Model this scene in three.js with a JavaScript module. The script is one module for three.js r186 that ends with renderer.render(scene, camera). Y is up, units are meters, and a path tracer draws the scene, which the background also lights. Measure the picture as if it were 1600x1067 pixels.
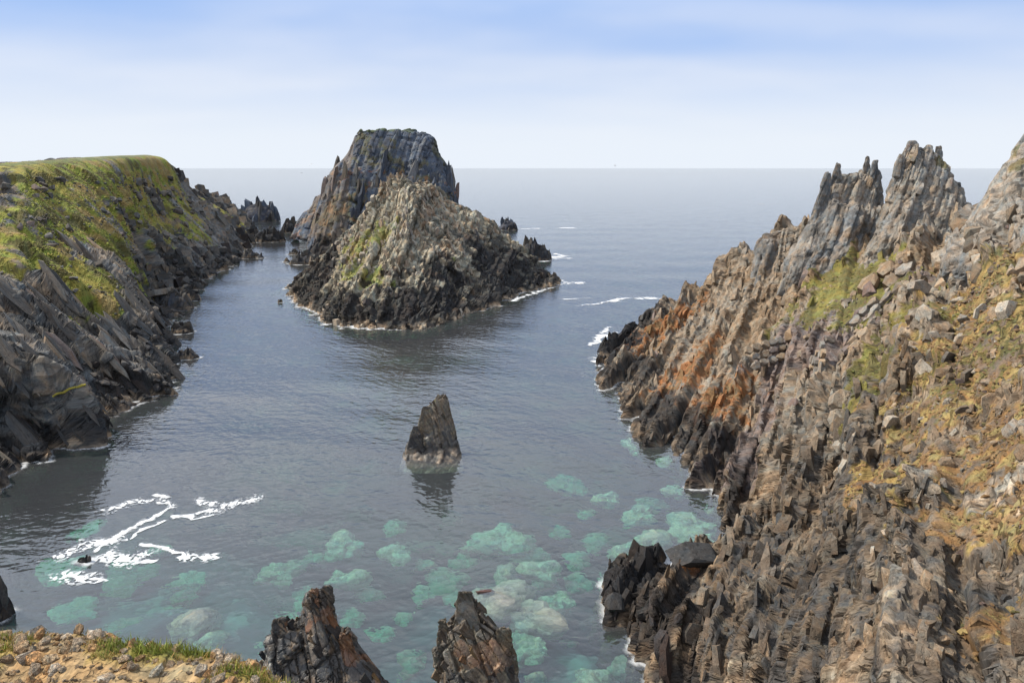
import * as THREE from 'three';
import { ConvexGeometry } from 'three/addons/geometries/ConvexGeometry.js';
import { mergeGeometries } from 'three/addons/utils/BufferGeometryUtils.js';

// ------------------------------------------------------------------ camera, sky, sun, exposure
const scene = new THREE.Scene();
const EYE = 30, FOV = 52, PITCH = THREE.MathUtils.degToRad(13.94);
const camera = new THREE.PerspectiveCamera(FOV, 1024 / 682, 0.2, 60000);
camera.position.set(0, EYE, 0);
camera.lookAt(0, EYE - Math.sin(PITCH), -Math.cos(PITCH));
const renderer = new THREE.WebGLRenderer();
renderer.toneMapping = THREE.LinearToneMapping;
renderer.toneMappingExposure = 1.38;
renderer.shadowMap.enabled = true;

const SUN = new THREE.Vector3(-0.64, 0.74, -0.14).normalize();
const sun = new THREE.DirectionalLight(new THREE.Color(1.0, 0.93, 0.81), 5.0);
sun.name = 'sun';
sun.position.copy(SUN).multiplyScalar(600);
sun.target.position.set(0, 0, -120);
sun.position.add(sun.target.position);
sun.shadow.radius = 4;
sun.castShadow = true;
sun.shadow.mapSize.set(4096, 4096);
Object.assign(sun.shadow.camera, { left: -320, right: 320, top: 320, bottom: -320, near: 50, far: 1400 });
scene.add(sun, sun.target);

// ------------------------------------------------------------------ numbers and noise
const hash = (i, j, k, s) => {
  let h = (Math.imul(i | 0, 374761393) + Math.imul(j | 0, 668265263) + Math.imul(k | 0, 1274126177) + Math.imul(s | 0, 1103515245)) | 0;
  h = Math.imul(h ^ (h >>> 13), 1274126177); h ^= h >>> 16; h = Math.imul(h, 0x45d9f3b); h ^= h >>> 15;
  return (h >>> 0) / 4294967296;
};
function rng(seed) { let a = seed | 0; return () => { a = (a + 0x6d2b79f5) | 0; let t = Math.imul(a ^ (a >>> 15), 1 | a); t = (t + Math.imul(t ^ (t >>> 7), 61 | t)) ^ t; return ((t ^ (t >>> 14)) >>> 0) / 4294967296; }; }
const sm = (t) => t * t * (3 - 2 * t), lerp = (a, b, t) => a + (b - a) * t, clamp = (x, a = 0, b = 1) => Math.min(b, Math.max(a, x));
const step = (a, b, x) => sm(clamp((x - a) / (b - a)));
function vn(x, y, z, s = 0) {                                        // value noise, -1 to 1
  const i = Math.floor(x), j = Math.floor(y), k = Math.floor(z), u = sm(x - i), v = sm(y - j), w = sm(z - k);
  return 2 * lerp(lerp(lerp(hash(i, j, k, s), hash(i + 1, j, k, s), u), lerp(hash(i, j + 1, k, s), hash(i + 1, j + 1, k, s), u), v),
    lerp(lerp(hash(i, j, k + 1, s), hash(i + 1, j, k + 1, s), u), lerp(hash(i, j + 1, k + 1, s), hash(i + 1, j + 1, k + 1, s), u), v), w) - 1;
}
function fbm(x, y, z, oct = 4, s = 0) { let a = 0.5, t = 0; for (let o = 0; o < oct; o++) { t += a * vn(x, y, z, s + o); x = x * 2.03 + 5.1; y = y * 2.03 + 1.7; z = z * 2.03 + 9.2; a *= 0.5; } return t; }
const V = (x, y, z) => new THREE.Vector3(x, y, z);

// ------------------------------------------------------------------ sky: pale haze low down, thin blue and soft sheets of cloud above
{
  const w = 1024, h = 512, d = new Float32Array(w * h * 4);
  for (let y = 0; y < h; y++) {
    const el = ((y + 0.5) / h - 0.5) * Math.PI, e = Math.max(0, el) * 180 / Math.PI, ce = Math.cos(el), se = Math.sin(el);
    for (let x = 0; x < w; x++) {
      const az = ((x + 0.5) / w - 0.5) * 2 * Math.PI, dx = ce * Math.cos(az), dz = ce * Math.sin(az);
      const up = step(1.5, 13, e) * (1 - 0.5 * step(14, 30, e));
      let r = lerp(0.60, 0.165, up), g = lerp(0.645, 0.325, up), b = lerp(0.705, 0.66, up);
      const q = 1 / (se + 0.10), px = dx * q, pz = dz * q;           // clouds lie on a flat layer
      const big = fbm(px * 0.42 + 3.1, pz * 0.75, 0.3, 5, 11), fine = fbm(px * 1.1, pz * 2.1 + 2, 1.2, 5, 23);
      const cover = clamp(0.52 + 1.15 * big + 0.35 * fine) * step(0.5, 6, e);
      const grey = clamp(0.5 + fine * 0.9 + big * 0.5);
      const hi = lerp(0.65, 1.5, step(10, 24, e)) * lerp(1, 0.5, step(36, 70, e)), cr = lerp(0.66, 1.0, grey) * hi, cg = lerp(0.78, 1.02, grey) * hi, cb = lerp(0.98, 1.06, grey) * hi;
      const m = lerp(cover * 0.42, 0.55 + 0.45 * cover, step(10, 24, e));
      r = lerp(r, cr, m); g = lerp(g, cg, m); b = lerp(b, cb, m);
      const glow = 0.55 * Math.exp(-((Math.acos(clamp(dx * SUN.x + se * SUN.y + dz * SUN.z, -1, 1)) / 0.5) ** 2)); r += glow; g += glow * 0.97; b += glow * 0.9;   // the hazy air about the sun
      const o = (y * w + x) * 4; d[o] = r; d[o + 1] = g; d[o + 2] = b; d[o + 3] = 1;
    }
  }
  const t = new THREE.DataTexture(d, w, h, THREE.RGBAFormat, THREE.FloatType);
  t.mapping = THREE.EquirectangularReflectionMapping; t.magFilter = THREE.LinearFilter; t.needsUpdate = true;
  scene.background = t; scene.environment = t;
}

// ------------------------------------------------------------------ from a place in the survey picture (1600 wide) and a distance to a point of the site
const F = 533.5 / Math.tan(THREE.MathUtils.degToRad(FOV / 2)), CP = Math.cos(PITCH), SP = Math.sin(PITCH);
function ray(px, py) { const x = (px - 800) / F, y = -(py - 533.5) / F; return V(x, -SP + y * CP, -(CP + y * SP)); }
function at(px, py, d) { const r = ray(px, py); r.multiplyScalar(d / -r.z); r.y += EYE; return r; }
function onSea(px, py, y = 0) { const r = ray(px, py); r.multiplyScalar((EYE - y) / -r.y); r.y = y; return r; }
function atH(px, d, h) { const r = ray(px, 262 + (EYE - h) / d * F); return V(r.x * d / -r.z, h, -d); }
const pxAt = (p) => Math.hypot(p.x, p.y - EYE, p.z) / F;              // metres that one pixel of the picture spans there
function project(p) { const y = p.y - EYE, f = -y * SP - p.z * CP, u = y * CP - p.z * SP; return [800 + p.x / f * F, 533.5 - u / f * F, f]; }

// ------------------------------------------------------------------ textures
function periodic(seed) { return (x, y, n) => { const i = Math.floor(x), j = Math.floor(y), u = sm(x - i), v = sm(y - j), m = (a) => ((a % n) + n) % n; const a = m(i), b = m(i + 1), c = m(j), d = m(j + 1); return lerp(lerp(hash(a, c, n, seed), hash(b, c, n, seed), u), lerp(hash(a, d, n, seed), hash(b, d, n, seed), u), v); }; }
function pfbm(noise, x, y, n, oct, ax = 1, ay = 1) { let a = 0.5, t = 0, s = 0; for (let o = 0; o < oct; o++) { t += a * noise(x * n * ax, y * n * ay, n * ax === n * ay ? n * ax : n * Math.max(ax, ay)); s += a; n *= 2; a *= 0.55; } return t / s; }
function dataTexture(n, fill, srgb) {
  const d = new Uint8Array(n * n * 4), c = [0, 0, 0];
  for (let y = 0; y < n; y++) for (let x = 0; x < n; x++) { fill(x / n, y / n, c); const o = (y * n + x) * 4; d[o] = clamp(c[0]) * 255; d[o + 1] = clamp(c[1]) * 255; d[o + 2] = clamp(c[2]) * 255; d[o + 3] = 255; }
  const t = new THREE.DataTexture(d, n, n); t.wrapS = t.wrapT = THREE.RepeatWrapping; t.magFilter = THREE.LinearFilter; t.minFilter = THREE.LinearMipmapLinearFilter; t.needsUpdate = true;
  if (srgb) t.colorSpace = THREE.SRGBColorSpace;
  return t;
}
const n1 = periodic(1), n2 = periodic(2), n3 = periodic(3), n4 = periodic(4);
// slate: grain drawn out along v, fractures, speckle of lichen
const rockHeight = (u, v) => {
  const wu = u + 0.03 * (pfbm(n3, u, v, 4, 3) - 0.5), wv = v + 0.03 * (pfbm(n4, u, v, 4, 3) - 0.5);
  let t = 0, a = 0.5, n = 8; for (let o = 0; o < 4; o++) { t += a * n1(((wu * n * 2) % (n * 2)), wv * n * 2 * 0.25 * 2, n * 2); n *= 2; a *= 0.6; }
  const iso = pfbm(n2, u, v, 8, 5), cr = Math.abs(pfbm(n3, wu, wv, 6, 4) - 0.5), cr2 = Math.abs(pfbm(n4, wv, wu, 12, 3) - 0.5);
  return 0.12 * t + 0.80 * iso - 0.35 * (1 - clamp(cr / 0.035)) - 0.2 * (1 - clamp(cr2 / 0.03));
};
const rockBump = dataTexture(768, (u, v, c) => { c[0] = c[1] = c[2] = rockHeight(u, v) + 0.12; });
const rockColour = dataTexture(768, (u, v, c) => {
  const g = 0.87 + 0.34 * (pfbm(n1, u, v, 6, 6) - 0.5) + 0.28 * (pfbm(n2, u, v, 48, 3) - 0.5), warm = (pfbm(n3, u, v, 5, 4) - 0.5) * 0.22;
  const spot = step(0.68, 0.78, pfbm(n4, u, v, 40, 3)) * 0.20, dark = step(0.66, 0.8, pfbm(n4, u, v, 14, 4)) * 0.22;
  c[0] = g + warm + spot - dark; c[1] = g + spot - dark; c[2] = g - warm * 0.9 + spot * 0.85 - dark;
}, true);
const turfBump = dataTexture(512, (u, v, c) => { c[0] = c[1] = c[2] = 0.55 * pfbm(n2, u, v, 32, 4) + 0.45 * pfbm(n1, u, v, 8, 3); });

const rockMaterial = new THREE.MeshPhysicalMaterial({ name: 'rock', vertexColors: true, map: rockColour, bumpMap: rockBump, bumpScale: 0.075, roughness: 0.95, specularIntensity: 0.35 });
const nearRockMaterial = new THREE.MeshPhysicalMaterial({ name: 'near_rock', vertexColors: true, map: rockColour, bumpMap: rockBump, bumpScale: 0.05, roughness: 0.95, specularIntensity: 0.35 });
const wetRockMaterial = new THREE.MeshStandardMaterial({ name: 'wet_rock', vertexColors: true, map: rockColour, bumpMap: rockBump, bumpScale: 0.05, roughness: 0.55 });

// ------------------------------------------------------------------ object helpers
const taken = new Map();
function numbered(name) { const n = taken.get(name) ?? 0; taken.set(name, n + 1); return n ? name + '_' + String(n).padStart(3, '0') : name; }
function shade(o) { o.castShadow = true; o.receiveShadow = true; return o; }
function structure(o, name) { o.name = name; o.userData.kind = 'structure'; scene.add(shade(o)); return o; }
function thing(o, name, label, category, group) { o.name = numbered(name); o.userData = { ...o.userData, label, category, ...(group ? { group } : {}) }; scene.add(shade(o)); return o; }
function stuff(o, name, label, category, parent = scene) { o.name = parent === scene ? numbered(name) : name; o.userData = parent === scene ? { kind: 'stuff', label, category } : { kind: 'stuff' }; parent.add(shade(o)); return o; }

// ------------------------------------------------------------------ rock: jointed beds in three sizes push the surface in and out
function frame(n, t) { n = n.clone().normalize(); t = t.clone().addScaledVector(n, -t.dot(n)).normalize(); return { n, t, w: V().crossVectors(t, n) }; }
function bricks(fr, th, len, wid, seed, warp = 0.25, wl = 1) {
  const { n, t, w } = fr, out = { bed: 0, block: 0, tilt: 0, gap: 0, id: 0, ramp: 0 };
  return (x, y, z) => {
    const wx = warp * vn(x / (th * 6 * wl), y / (th * 6 * wl), z / (th * 6 * wl), seed), s0 = (x * n.x + y * n.y + z * n.z) / th + wx * 3;
    const s = s0 + 0.8 * vn(s0 * 0.41, 0.5, seed, seed + 3) + 0.2 * vn(s0 * 1.3, 0.5, seed, seed + 5), i = Math.floor(s), fs = s - i;
    const hi = hash(i, 7, 1, seed), l = len * (0.55 + 0.9 * hash(i, 3, 9, seed));
    const tt = (x * t.x + y * t.y + z * t.z) / l + hi * 31 + wx, j = Math.floor(tt), ft = tt - j;
    const ww = (x * w.x + y * w.y + z * w.z) / (wid * (0.6 + 0.8 * hash(i, j, 5, seed))) + hash(i, j, 2, seed) * 17 + wx, k = Math.floor(ww), fw = ww - k;
    const a = hash(i, j, k, seed), b = hash(i, j, k, seed + 1), c = hash(i, j, k, seed + 2);
    out.bed = hi - 0.5; out.block = a - 0.5; out.id = b; out.ramp = fs - 0.5;
    out.tilt = (ft - 0.5) * (b - 0.5) * 2 + (fw - 0.5) * (c - 0.5) * 2 + (fs - 0.5) * (a - 0.5) * 2;
    out.gap = Math.min(1, Math.min(Math.min(fs, 1 - fs) * th, Math.min(ft, 1 - ft) * l, Math.min(fw, 1 - fw) * wid) / (0.07 * th));
    return out;
  };
}
// irregular fracture cells, drawn out along the beds
function cells(fr, th, len, wid, seed) {
  const { n, t, w } = fr, out = { bed: 0, block: 0, tilt: 0, gap: 0, id: 0 };
  return (x, y, z) => {
    const k = 0.35 * vn(x / th * 0.6, y / th * 0.6, z / th * 0.6, seed), a = (x * n.x + y * n.y + z * n.z) / th + k, b = (x * t.x + y * t.y + z * t.z) / len + k, c = (x * w.x + y * w.y + z * w.z) / wid - k;
    const i = Math.floor(a), j = Math.floor(b), l = Math.floor(c); let d1 = 9, d2 = 9, I = 0, J = 0, L = 0, ax = 0, bx = 0, cx = 0;
    for (let p = i - 1; p <= i + 1; p++) for (let q = j - 1; q <= j + 1; q++) for (let r = l - 1; r <= l + 1; r++) {
      const u = a - p - hash(p, q, r, seed), v = b - q - hash(p, q, r, seed + 1), e = c - r - hash(p, q, r, seed + 2), d = u * u + v * v + e * e;
      if (d < d1) { d2 = d1; d1 = d; I = p; J = q; L = r; ax = u; bx = v; cx = e; } else if (d < d2) d2 = d;
    }
    const h1 = hash(I, J, L, seed + 3), h2 = hash(I, J, L, seed + 4), h3 = hash(I, J, L, seed + 5);
    out.bed = 0; out.block = (h1 - 0.5) * 1.3; out.id = h2; out.tilt = 1.5 * (ax * (h1 - 0.5) + bx * (h2 - 0.5) + cx * (h3 - 0.5)) * 2; out.gap = Math.min(1, (Math.sqrt(d2) - Math.sqrt(d1)) / 0.1);
    return out;
  };
}
// LAYERS: [thickness, length, width, push, 'cells' for irregular ones]
function rockField(fr, layers, seed, bigs = 1) {                       // .big: the few large steps; .fine: what breaks up their faces
  const fs = layers.map(([a, b, c, , kind], k) => kind ? cells(fr, a, b, c, seed + 40 * k) : bricks(fr, a, b, c, seed + 40 * k, 0.11)), out = { d: 0, tone: 0, tone2: 0 };
  const rough = layers[layers.length - 1][0];
  const sum = (from, to, x, y, z) => {
    const far = Math.hypot(x, y - EYE, z); let d = 0;
    for (let k = from; k < to; k++) {
      const o = fs[k](x, y, z), A = layers[k][3] * clamp((layers[k][0] / (far * 0.0022) - 1.2) / 1.3);   // beds too thin for the mesh are left to the bump map
      d += A * (0.8 * o.bed + 0.75 * o.block + 0.5 * o.tilt + (layers[k][5] ?? 0) * (o.ramp ?? 0)) - A * 0.6 * (1 - o.gap);
      if (k === 1) out.tone = o.id; if (k === fs.length - 1) out.tone2 = o.id;
    }
    return d;
  };
  const L = rough * 2.2;
  return { big: (x, y, z) => sum(0, bigs, x, y, z), fine: (x, y, z) => { out.d = sum(bigs, fs.length, x, y, z) + 0.25 * rough * fbm(x / L, y / L, z / L, 3, seed + 9); if (fs.length === 1) out.tone = out.tone2; return out; } };
}

// ------------------------------------------------------------------ a sheet through rows of surveyed points, finely divided, then broken into rock
const cr = (a, b, c, d, t) => 0.5 * (2 * b + (c - a) * t + (2 * a - 5 * b + 4 * c - d) * t * t + (3 * b - a - 3 * c + d) * t * t * t);
const eyeAt = V(0, EYE, 0), shores = [];
function spread(n, count, closed, pick, others) {
  // parameter values for COUNT samples over N control lines, denser where the sheet looms larger
  const spans = closed ? n : n - 1, wgt = [];
  for (let i = 0; i < spans; i++) { let s = 0; for (let j = 0; j < others; j++) { const a = pick(i, j), b = pick((i + 1) % n, j); s += a.distanceTo(b) / Math.max(6, a.clone().add(b).multiplyScalar(0.5).distanceTo(eyeAt)); } wgt.push(s / others + 0.01); }
  const total = wgt.reduce((a, b) => a + b, 0), out = [];
  let i = 0, acc = 0;
  for (let k = 0; k < count; k++) { const target = k / (closed ? count : count - 1) * total; while (i < spans - 1 && acc + wgt[i] < target) acc += wgt[i++]; out.push(i + clamp((target - acc) / wgt[i])); }
  return out;
}
function loft(ctrl, { closed = false, nu, nv, field, push = () => 1, colour, uv, flat = true }) {
  const n = ctrl.length, m = ctrl[0].length, us = spread(n, nu, closed, (i, j) => ctrl[i][j], m), vs = spread(m, nv, false, (j, i) => ctrl[i][j], n);
  const C = (i, j) => ctrl[closed ? (i + n) % n : clamp(i, 0, n - 1)][clamp(j, 0, m - 1)];
  const base = new Float32Array(nu * nv * 3), nor = new Float32Array(nu * nv * 3), tmp = [0, 0, 0, 0];
  for (let a = 0; a < nu; a++) {
    const i = Math.floor(us[a]), fu = us[a] - i, col = [];
    for (let j = 0; j < m; j++) { const p = C(i - 1, j), q = C(i, j), r = C(i + 1, j), s = C(i + 2, j); col.push([cr(p.x, q.x, r.x, s.x, fu), cr(p.y, q.y, r.y, s.y, fu), cr(p.z, q.z, r.z, s.z, fu)]); }
    for (let b = 0; b < nv; b++) { const j = Math.min(m - 2, Math.floor(vs[b])), fv = vs[b] - j, c0 = col[Math.max(0, j - 1)], c1 = col[j], c2 = col[j + 1], c3 = col[Math.min(m - 1, j + 2)]; for (let k = 0; k < 3; k++) base[(a * nv + b) * 3 + k] = cr(c0[k], c1[k], c2[k], c3[k], fv); }
  }
  const A = (a) => closed ? (a + nu) % nu : clamp(a, 0, nu - 1), B = (b) => clamp(b, 0, nv - 1), N = nu * nv;
  let sign = 0;
  const facing = (R) => {
    for (let a = 0; a < nu; a++) for (let b = 0; b < nv; b++) {
      const p = (A(a + R) * nv + b) * 3, q = (A(a - R) * nv + b) * 3, r = (a * nv + B(b + R)) * 3, t = (a * nv + B(b - R)) * 3, o = (a * nv + b) * 3;
      const ux = base[p] - base[q], uy = base[p + 1] - base[q + 1], uz = base[p + 2] - base[q + 2], vx = base[r] - base[t], vy = base[r + 1] - base[t + 1], vz = base[r + 2] - base[t + 2];
      const x = uy * vz - uz * vy, y = uz * vx - ux * vz, z = ux * vy - uy * vx, l = (Math.hypot(x, y, z) || 1) * (sign || 1);
      nor[o] = x / l; nor[o + 1] = y / l; nor[o + 2] = z / l;
    }
    if (!sign) { let t = 0; for (let v = 0; v < N; v++) t += nor[v * 3 + 1]; sign = Math.sign(t) || 1; if (sign < 0) for (let i = 0; i < N * 3; i++) nor[i] = -nor[i]; }
  };
  const blur = (src, k) => {                                          // steps no sharper than the mesh can carry
    const h = new Float32Array(N), o = new Float32Array(N), m = 1 - 2 * k;
    for (let a = 0; a < nu; a++) for (let b = 0; b < nv; b++) h[a * nv + b] = k * (src[A(a - 1) * nv + b] + src[A(a + 1) * nv + b]) + m * src[a * nv + b];
    for (let a = 0; a < nu; a++) for (let b = 0; b < nv; b++) o[a * nv + b] = k * (h[a * nv + B(b - 1)] + h[a * nv + B(b + 1)]) + m * h[a * nv + b];
    return o;
  };
  const even = (count, at_, loop, share) => {                         // slide the points of one line of the mesh along it until they lie evenly
    const n_ = loop ? count + 1 : count, P = new Float64Array(n_ * 3), S = new Float64Array(n_);
    for (let i = 0; i < n_; i++) { const o = at_(i % count) * 3; P[i * 3] = base[o]; P[i * 3 + 1] = base[o + 1]; P[i * 3 + 2] = base[o + 2]; if (i) S[i] = S[i - 1] + Math.hypot(P[i * 3] - P[i * 3 - 3], P[i * 3 + 1] - P[i * 3 - 2], P[i * 3 + 2] - P[i * 3 - 1]) / Math.max(8, Math.hypot(P[i * 3], P[i * 3 + 1] - EYE, P[i * 3 + 2])) + 1e-7; }
    const T = S[n_ - 1]; let j = 0;
    for (let i = 1; i < n_ - 1; i++) { const want = lerp(S[i], T * i / (n_ - 1), share); while (j < n_ - 2 && S[j + 1] < want) j++; while (j > 0 && S[j] > want) j--; const t = clamp((want - S[j]) / (S[j + 1] - S[j])), o = at_(i) * 3; for (let k = 0; k < 3; k++) base[o + k] = lerp(P[j * 3 + k], P[j * 3 + 3 + k], t); }
  };
  facing(2);
  const amount = new Float32Array(N); let raw = new Float32Array(N);
  for (let v = 0; v < N; v++) { const x = base[v * 3], y = base[v * 3 + 1], z = base[v * 3 + 2]; amount[v] = push(x, y, z, v); raw[v] = field.big(x, y, z) * amount[v]; }
  raw = blur(blur(raw, 0.25), 0.25);
  for (let v = 0; v < N; v++) for (let k = 0; k < 3; k++) base[v * 3 + k] += nor[v * 3 + k] * raw[v];
  for (let a = 0; a < nu; a++) even(nv, (b) => a * nv + b, false, 0.55); for (let b = 1; b < nv - 1; b++) even(nu, (a) => a * nv + b, closed, 0.35);
  facing(Math.max(4, Math.round(Math.min(nu, nv) / 24))); const broad = nor.slice();
  facing(2);
  const pos = new Float32Array(N * 3), col = new Float32Array(N * 3), uvs = new Float32Array(N * 2), c = [0, 0, 0];
  for (let v = 0; v < N; v++) { const x = base[v * 3], y = base[v * 3 + 1], z = base[v * 3 + 2]; raw[v] = field.fine(x, y, z).d * push(x, y, z, v); }
  raw = blur(raw, 0.12);
  for (let v = 0; v < N; v++) {
    const o = v * 3, x = base[o], y = base[o + 1], z = base[o + 2]; field.big(x, y, z); const f = field.fine(x, y, z), d = raw[v];
    pos[o] = x + nor[o] * d; pos[o + 1] = y + nor[o + 1] * d; pos[o + 2] = z + nor[o + 2] * d;
    colour(pos[o], pos[o + 1], pos[o + 2], f, nor[o + 1], c, v); col[o] = c[0]; col[o + 1] = c[1]; col[o + 2] = c[2];
    const q = uv(pos[o], pos[o + 1], pos[o + 2], broad[o], broad[o + 1], broad[o + 2]); uvs[v * 2] = q[0]; uvs[v * 2 + 1] = q[1];
  }
  const idx = new Uint32Array((closed ? nu : nu - 1) * (nv - 1) * 6); let e = 0;
  for (let a = 0; a < (closed ? nu : nu - 1); a++) for (let b = 0; b < nv - 1; b++) {
    const p = a * nv + b, q = ((a + 1) % nu) * nv + b;
    if (sign > 0) { idx[e++] = p; idx[e++] = q; idx[e++] = q + 1; idx[e++] = p; idx[e++] = q + 1; idx[e++] = p + 1; }
    else { idx[e++] = p; idx[e++] = q + 1; idx[e++] = q; idx[e++] = p; idx[e++] = p + 1; idx[e++] = q + 1; }
  }
  const geo = new THREE.BufferGeometry();
  geo.setAttribute('position', new THREE.BufferAttribute(pos, 3)); geo.setAttribute('color', new THREE.BufferAttribute(col, 3)); geo.setAttribute('uv', new THREE.BufferAttribute(uvs, 2));
  geo.setIndex(new THREE.BufferAttribute(idx, 1));
  if (!flat) geo.computeVertexNormals();
  geo.userData = { nu, nv, normals: nor };
  for (let v = 0; v < N; v++) if (Math.abs(pos[v * 3 + 1]) < 0.35 && nor[v * 3] * -pos[v * 3] + nor[v * 3 + 2] * -pos[v * 3 + 2] > -20) shores.push([pos[v * 3], pos[v * 3 + 2]]);
  return geo;
}
const projector = (fr, size) => (x, y, z, a, b, c) => { a = Math.abs(a); b = Math.abs(b) * 0.9; c = Math.abs(c); return a > b && a > c ? [(z + x * 0.25) / size, y / size] : b > c ? [(x + y * 0.3) / size, (z + y * 0.3) / size] : [(x + z * 0.25) / size, y / size]; };   // metres along whichever plane the sheet lies nearest to
function ringLoft(rings, around, power = 2.6) {                       // rings: [px left, px right, py, distance, share of depth], bottom to top
  const cols = [];
  for (let k = 0; k < around; k++) {
    const a = -k / around * 2 * Math.PI, ca = Math.cos(a), sa = Math.sin(a), e = 2 / power, cx = Math.sign(ca) * Math.abs(ca) ** e, cz = Math.sign(sa) * Math.abs(sa) ** e;
    cols.push(rings.map(([l, r, py, d, dep = 0.8]) => { const L = at(l, py, d), Rr = at(r, py, d), mid = L.clone().add(Rr).multiplyScalar(0.5), rx = L.distanceTo(Rr) / 2; return V(mid.x + cx * rx, mid.y, mid.z + cz * rx * dep); }));
  }
  const top = rings[rings.length - 1], t = at((top[0] + top[1]) / 2, top[2] - 1, top[3]);
  cols.forEach((c) => c.push(t.clone().lerp(c[c.length - 1], 0.04)));
  return cols;
}
function anchor(geo, px, py) {                                        // the point of a sheet that shows at that place of the survey picture, and the way it faces
  const p = geo.attributes.position, { normals } = geo.userData; let best = 1e9, at_ = 0;
  for (let v = 0; v < p.count; v++) { const y = p.getY(v) - EYE, z = p.getZ(v), f = -y * SP - z * CP; if (f < 1) continue; const e = Math.hypot(800 + p.getX(v) / f * F - px, 533.5 - (y * CP - z * SP) / f * F - py), k = (e < 4 ? 0 : e * 20) + f * 0.3; if (k < best) { best = k; at_ = v; } }
  return { p: V(p.getX(at_), p.getY(at_), p.getZ(at_)), n: V(normals[at_ * 3], normals[at_ * 3 + 1], normals[at_ * 3 + 2]) };
}
// patches of growth or stain: spots [point, radius, weight], broken up by noise
function patches(spots, size, seed) { return (x, y, z) => { let m = -1; for (const [p, r, w = 1] of spots) { const d = w * (1 - Math.hypot(x - p.x, y - p.y, z - p.z) / r); if (d > m) m = d; } return m <= -0.9 ? -1 : m + 0.75 * fbm(x / size, y / size, z / size, 5, seed); }; }

const mixc = (c, k, t) => { c[0] = lerp(c[0], k[0], t); c[1] = lerp(c[1], k[1], t); c[2] = lerp(c[2], k[2], t); };
// base colours (linear)
const K = {
  grey: [0.21, 0.195, 0.175], dark: [0.048, 0.045, 0.044], black: [0.020, 0.019, 0.020], tan: [0.25, 0.185, 0.125], brown: [0.135, 0.095, 0.065], blue: [0.075, 0.088, 0.115],
  purple: [0.165, 0.125, 0.115], pale: [0.34, 0.30, 0.25], ochre: [0.205, 0.12, 0.05], rust: [0.27, 0.105, 0.032], moss: [0.25, 0.215, 0.045], grass: [0.20, 0.215, 0.035], straw: [0.25, 0.18, 0.065], olive: [0.11, 0.095, 0.03], barnacle: [0.42, 0.31, 0.21],
};
function rockColours({ main, second, third, blackTop = 4, blackNoise = 3, seed, extra, barn = 0.8 }) {
  return (x, y, z, f, ny, c, v) => {
    const a = fbm(x / 9, y / 9, z / 9, 4, seed), b = fbm(x / 2.2, y / 2.2, z / 2.2, 4, seed + 5);
    c[0] = main[0]; c[1] = main[1]; c[2] = main[2];
    mixc(c, second, clamp(0.5 + a * 1.6 + (f.tone - 0.5) * 0.7));
    mixc(c, third, clamp((f.tone2 - 0.62) * 1.6 + b * 0.7));
    const k = 0.74 + 0.40 * f.tone + 0.34 * (f.tone2 - 0.3) + b * 0.4; c[0] *= k; c[1] *= k; c[2] *= k;
    if (extra) extra(x, y, z, f, ny, c, v, a, b);
    // the black lichen belt above the tide, and the barnacles under it
    const belt = y - blackTop - blackNoise * (a * 1.8 + b + (f.tone - 0.5) * 0.9);
    if (belt < 0.4) mixc(c, K.black, 0.86 * step(0.4, -0.7, belt));
    if (barn > 0) { const lo = y - 0.55 - 1.3 * b - 0.7 * a; if (lo < 0.3) mixc(c, K.barnacle, barn * step(0.3, -0.2, lo) * step(0.05, 0.5, fbm(x * 1.3, y * 1.3, z * 1.3, 3, seed + 8) + 0.32)); }
    if (y < -0.6) mixc(c, K.olive, 0.6);
  };
}

// ------------------------------------------------------------------ loose and standing pieces of rock
function pieceShape(seed, sx, sy, sz, cut, sharp) {
  const r = rng(seed), pts = [];
  if (sharp) {                                                        // a splinter: broad and buried below, one leaning edge on top
    const off = (r() - 0.5) * sx * 1.1, tw = sx * (0.08 + 0.4 * r()), lean = (r() - 0.5) * sz;
    for (const x of [-1, 1]) for (const z of [-1, 1]) { pts.push(V(x * sx * (0.75 + 0.25 * r()), -sy, z * sz * (0.7 + 0.3 * r())), V(off + x * tw, sy * (0.55 + 0.45 * r()), lean + z * sz * (0.12 + 0.4 * r())), V(off * 0.4 + x * sx * (0.6 + 0.35 * r()), sy * (-0.3 + 0.7 * r()), lean * 0.4 + z * sz * (0.75 + 0.25 * r()))); }
  } else
  for (const x of [-1, 1]) for (const y of [-1, 1]) for (const z of [-1, 1]) {
    const k = 1 - cut * r();
    pts.push(V(x * sx * (0.72 + 0.28 * r()) * (y > 0 ? k : 1), y * sy * (0.7 + 0.3 * r()), z * sz * (0.72 + 0.28 * r()) * (y > 0 ? 1 - cut * r() : 1)));
  }
  if (!sharp) for (const q of pts) { const k = 0.62 + 0.38 * r(); q.multiplyScalar(k); }
  for (let k = 0; k < 9; k++) { const v = V(r() - 0.5, r() - 0.5, r() - 0.5).normalize(), e = 0.8 + 0.35 * r(); if (!sharp) pts.push(V(v.x * sx * e, v.y * sy * e, v.z * sz * e)); }
  return dressed(new ConvexGeometry(pts), seed);
}
function dressed(g, seed) {
  const p = g.attributes.position, nn = g.attributes.normal, uv = new Float32Array(p.count * 2);
  for (let i = 0; i < p.count; i++) { const ax = Math.abs(nn.getX(i)), ay = Math.abs(nn.getY(i)), az = Math.abs(nn.getZ(i)); uv[2 * i] = (ax > ay && ax > az ? p.getZ(i) : p.getX(i)) * 0.35 + seed * 0.37; uv[2 * i + 1] = (ay > ax && ay > az ? p.getZ(i) : p.getY(i)) * 0.35 + seed * 0.71; }
  g.setAttribute('uv', new THREE.BufferAttribute(uv, 2));
  return g;
}
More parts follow.
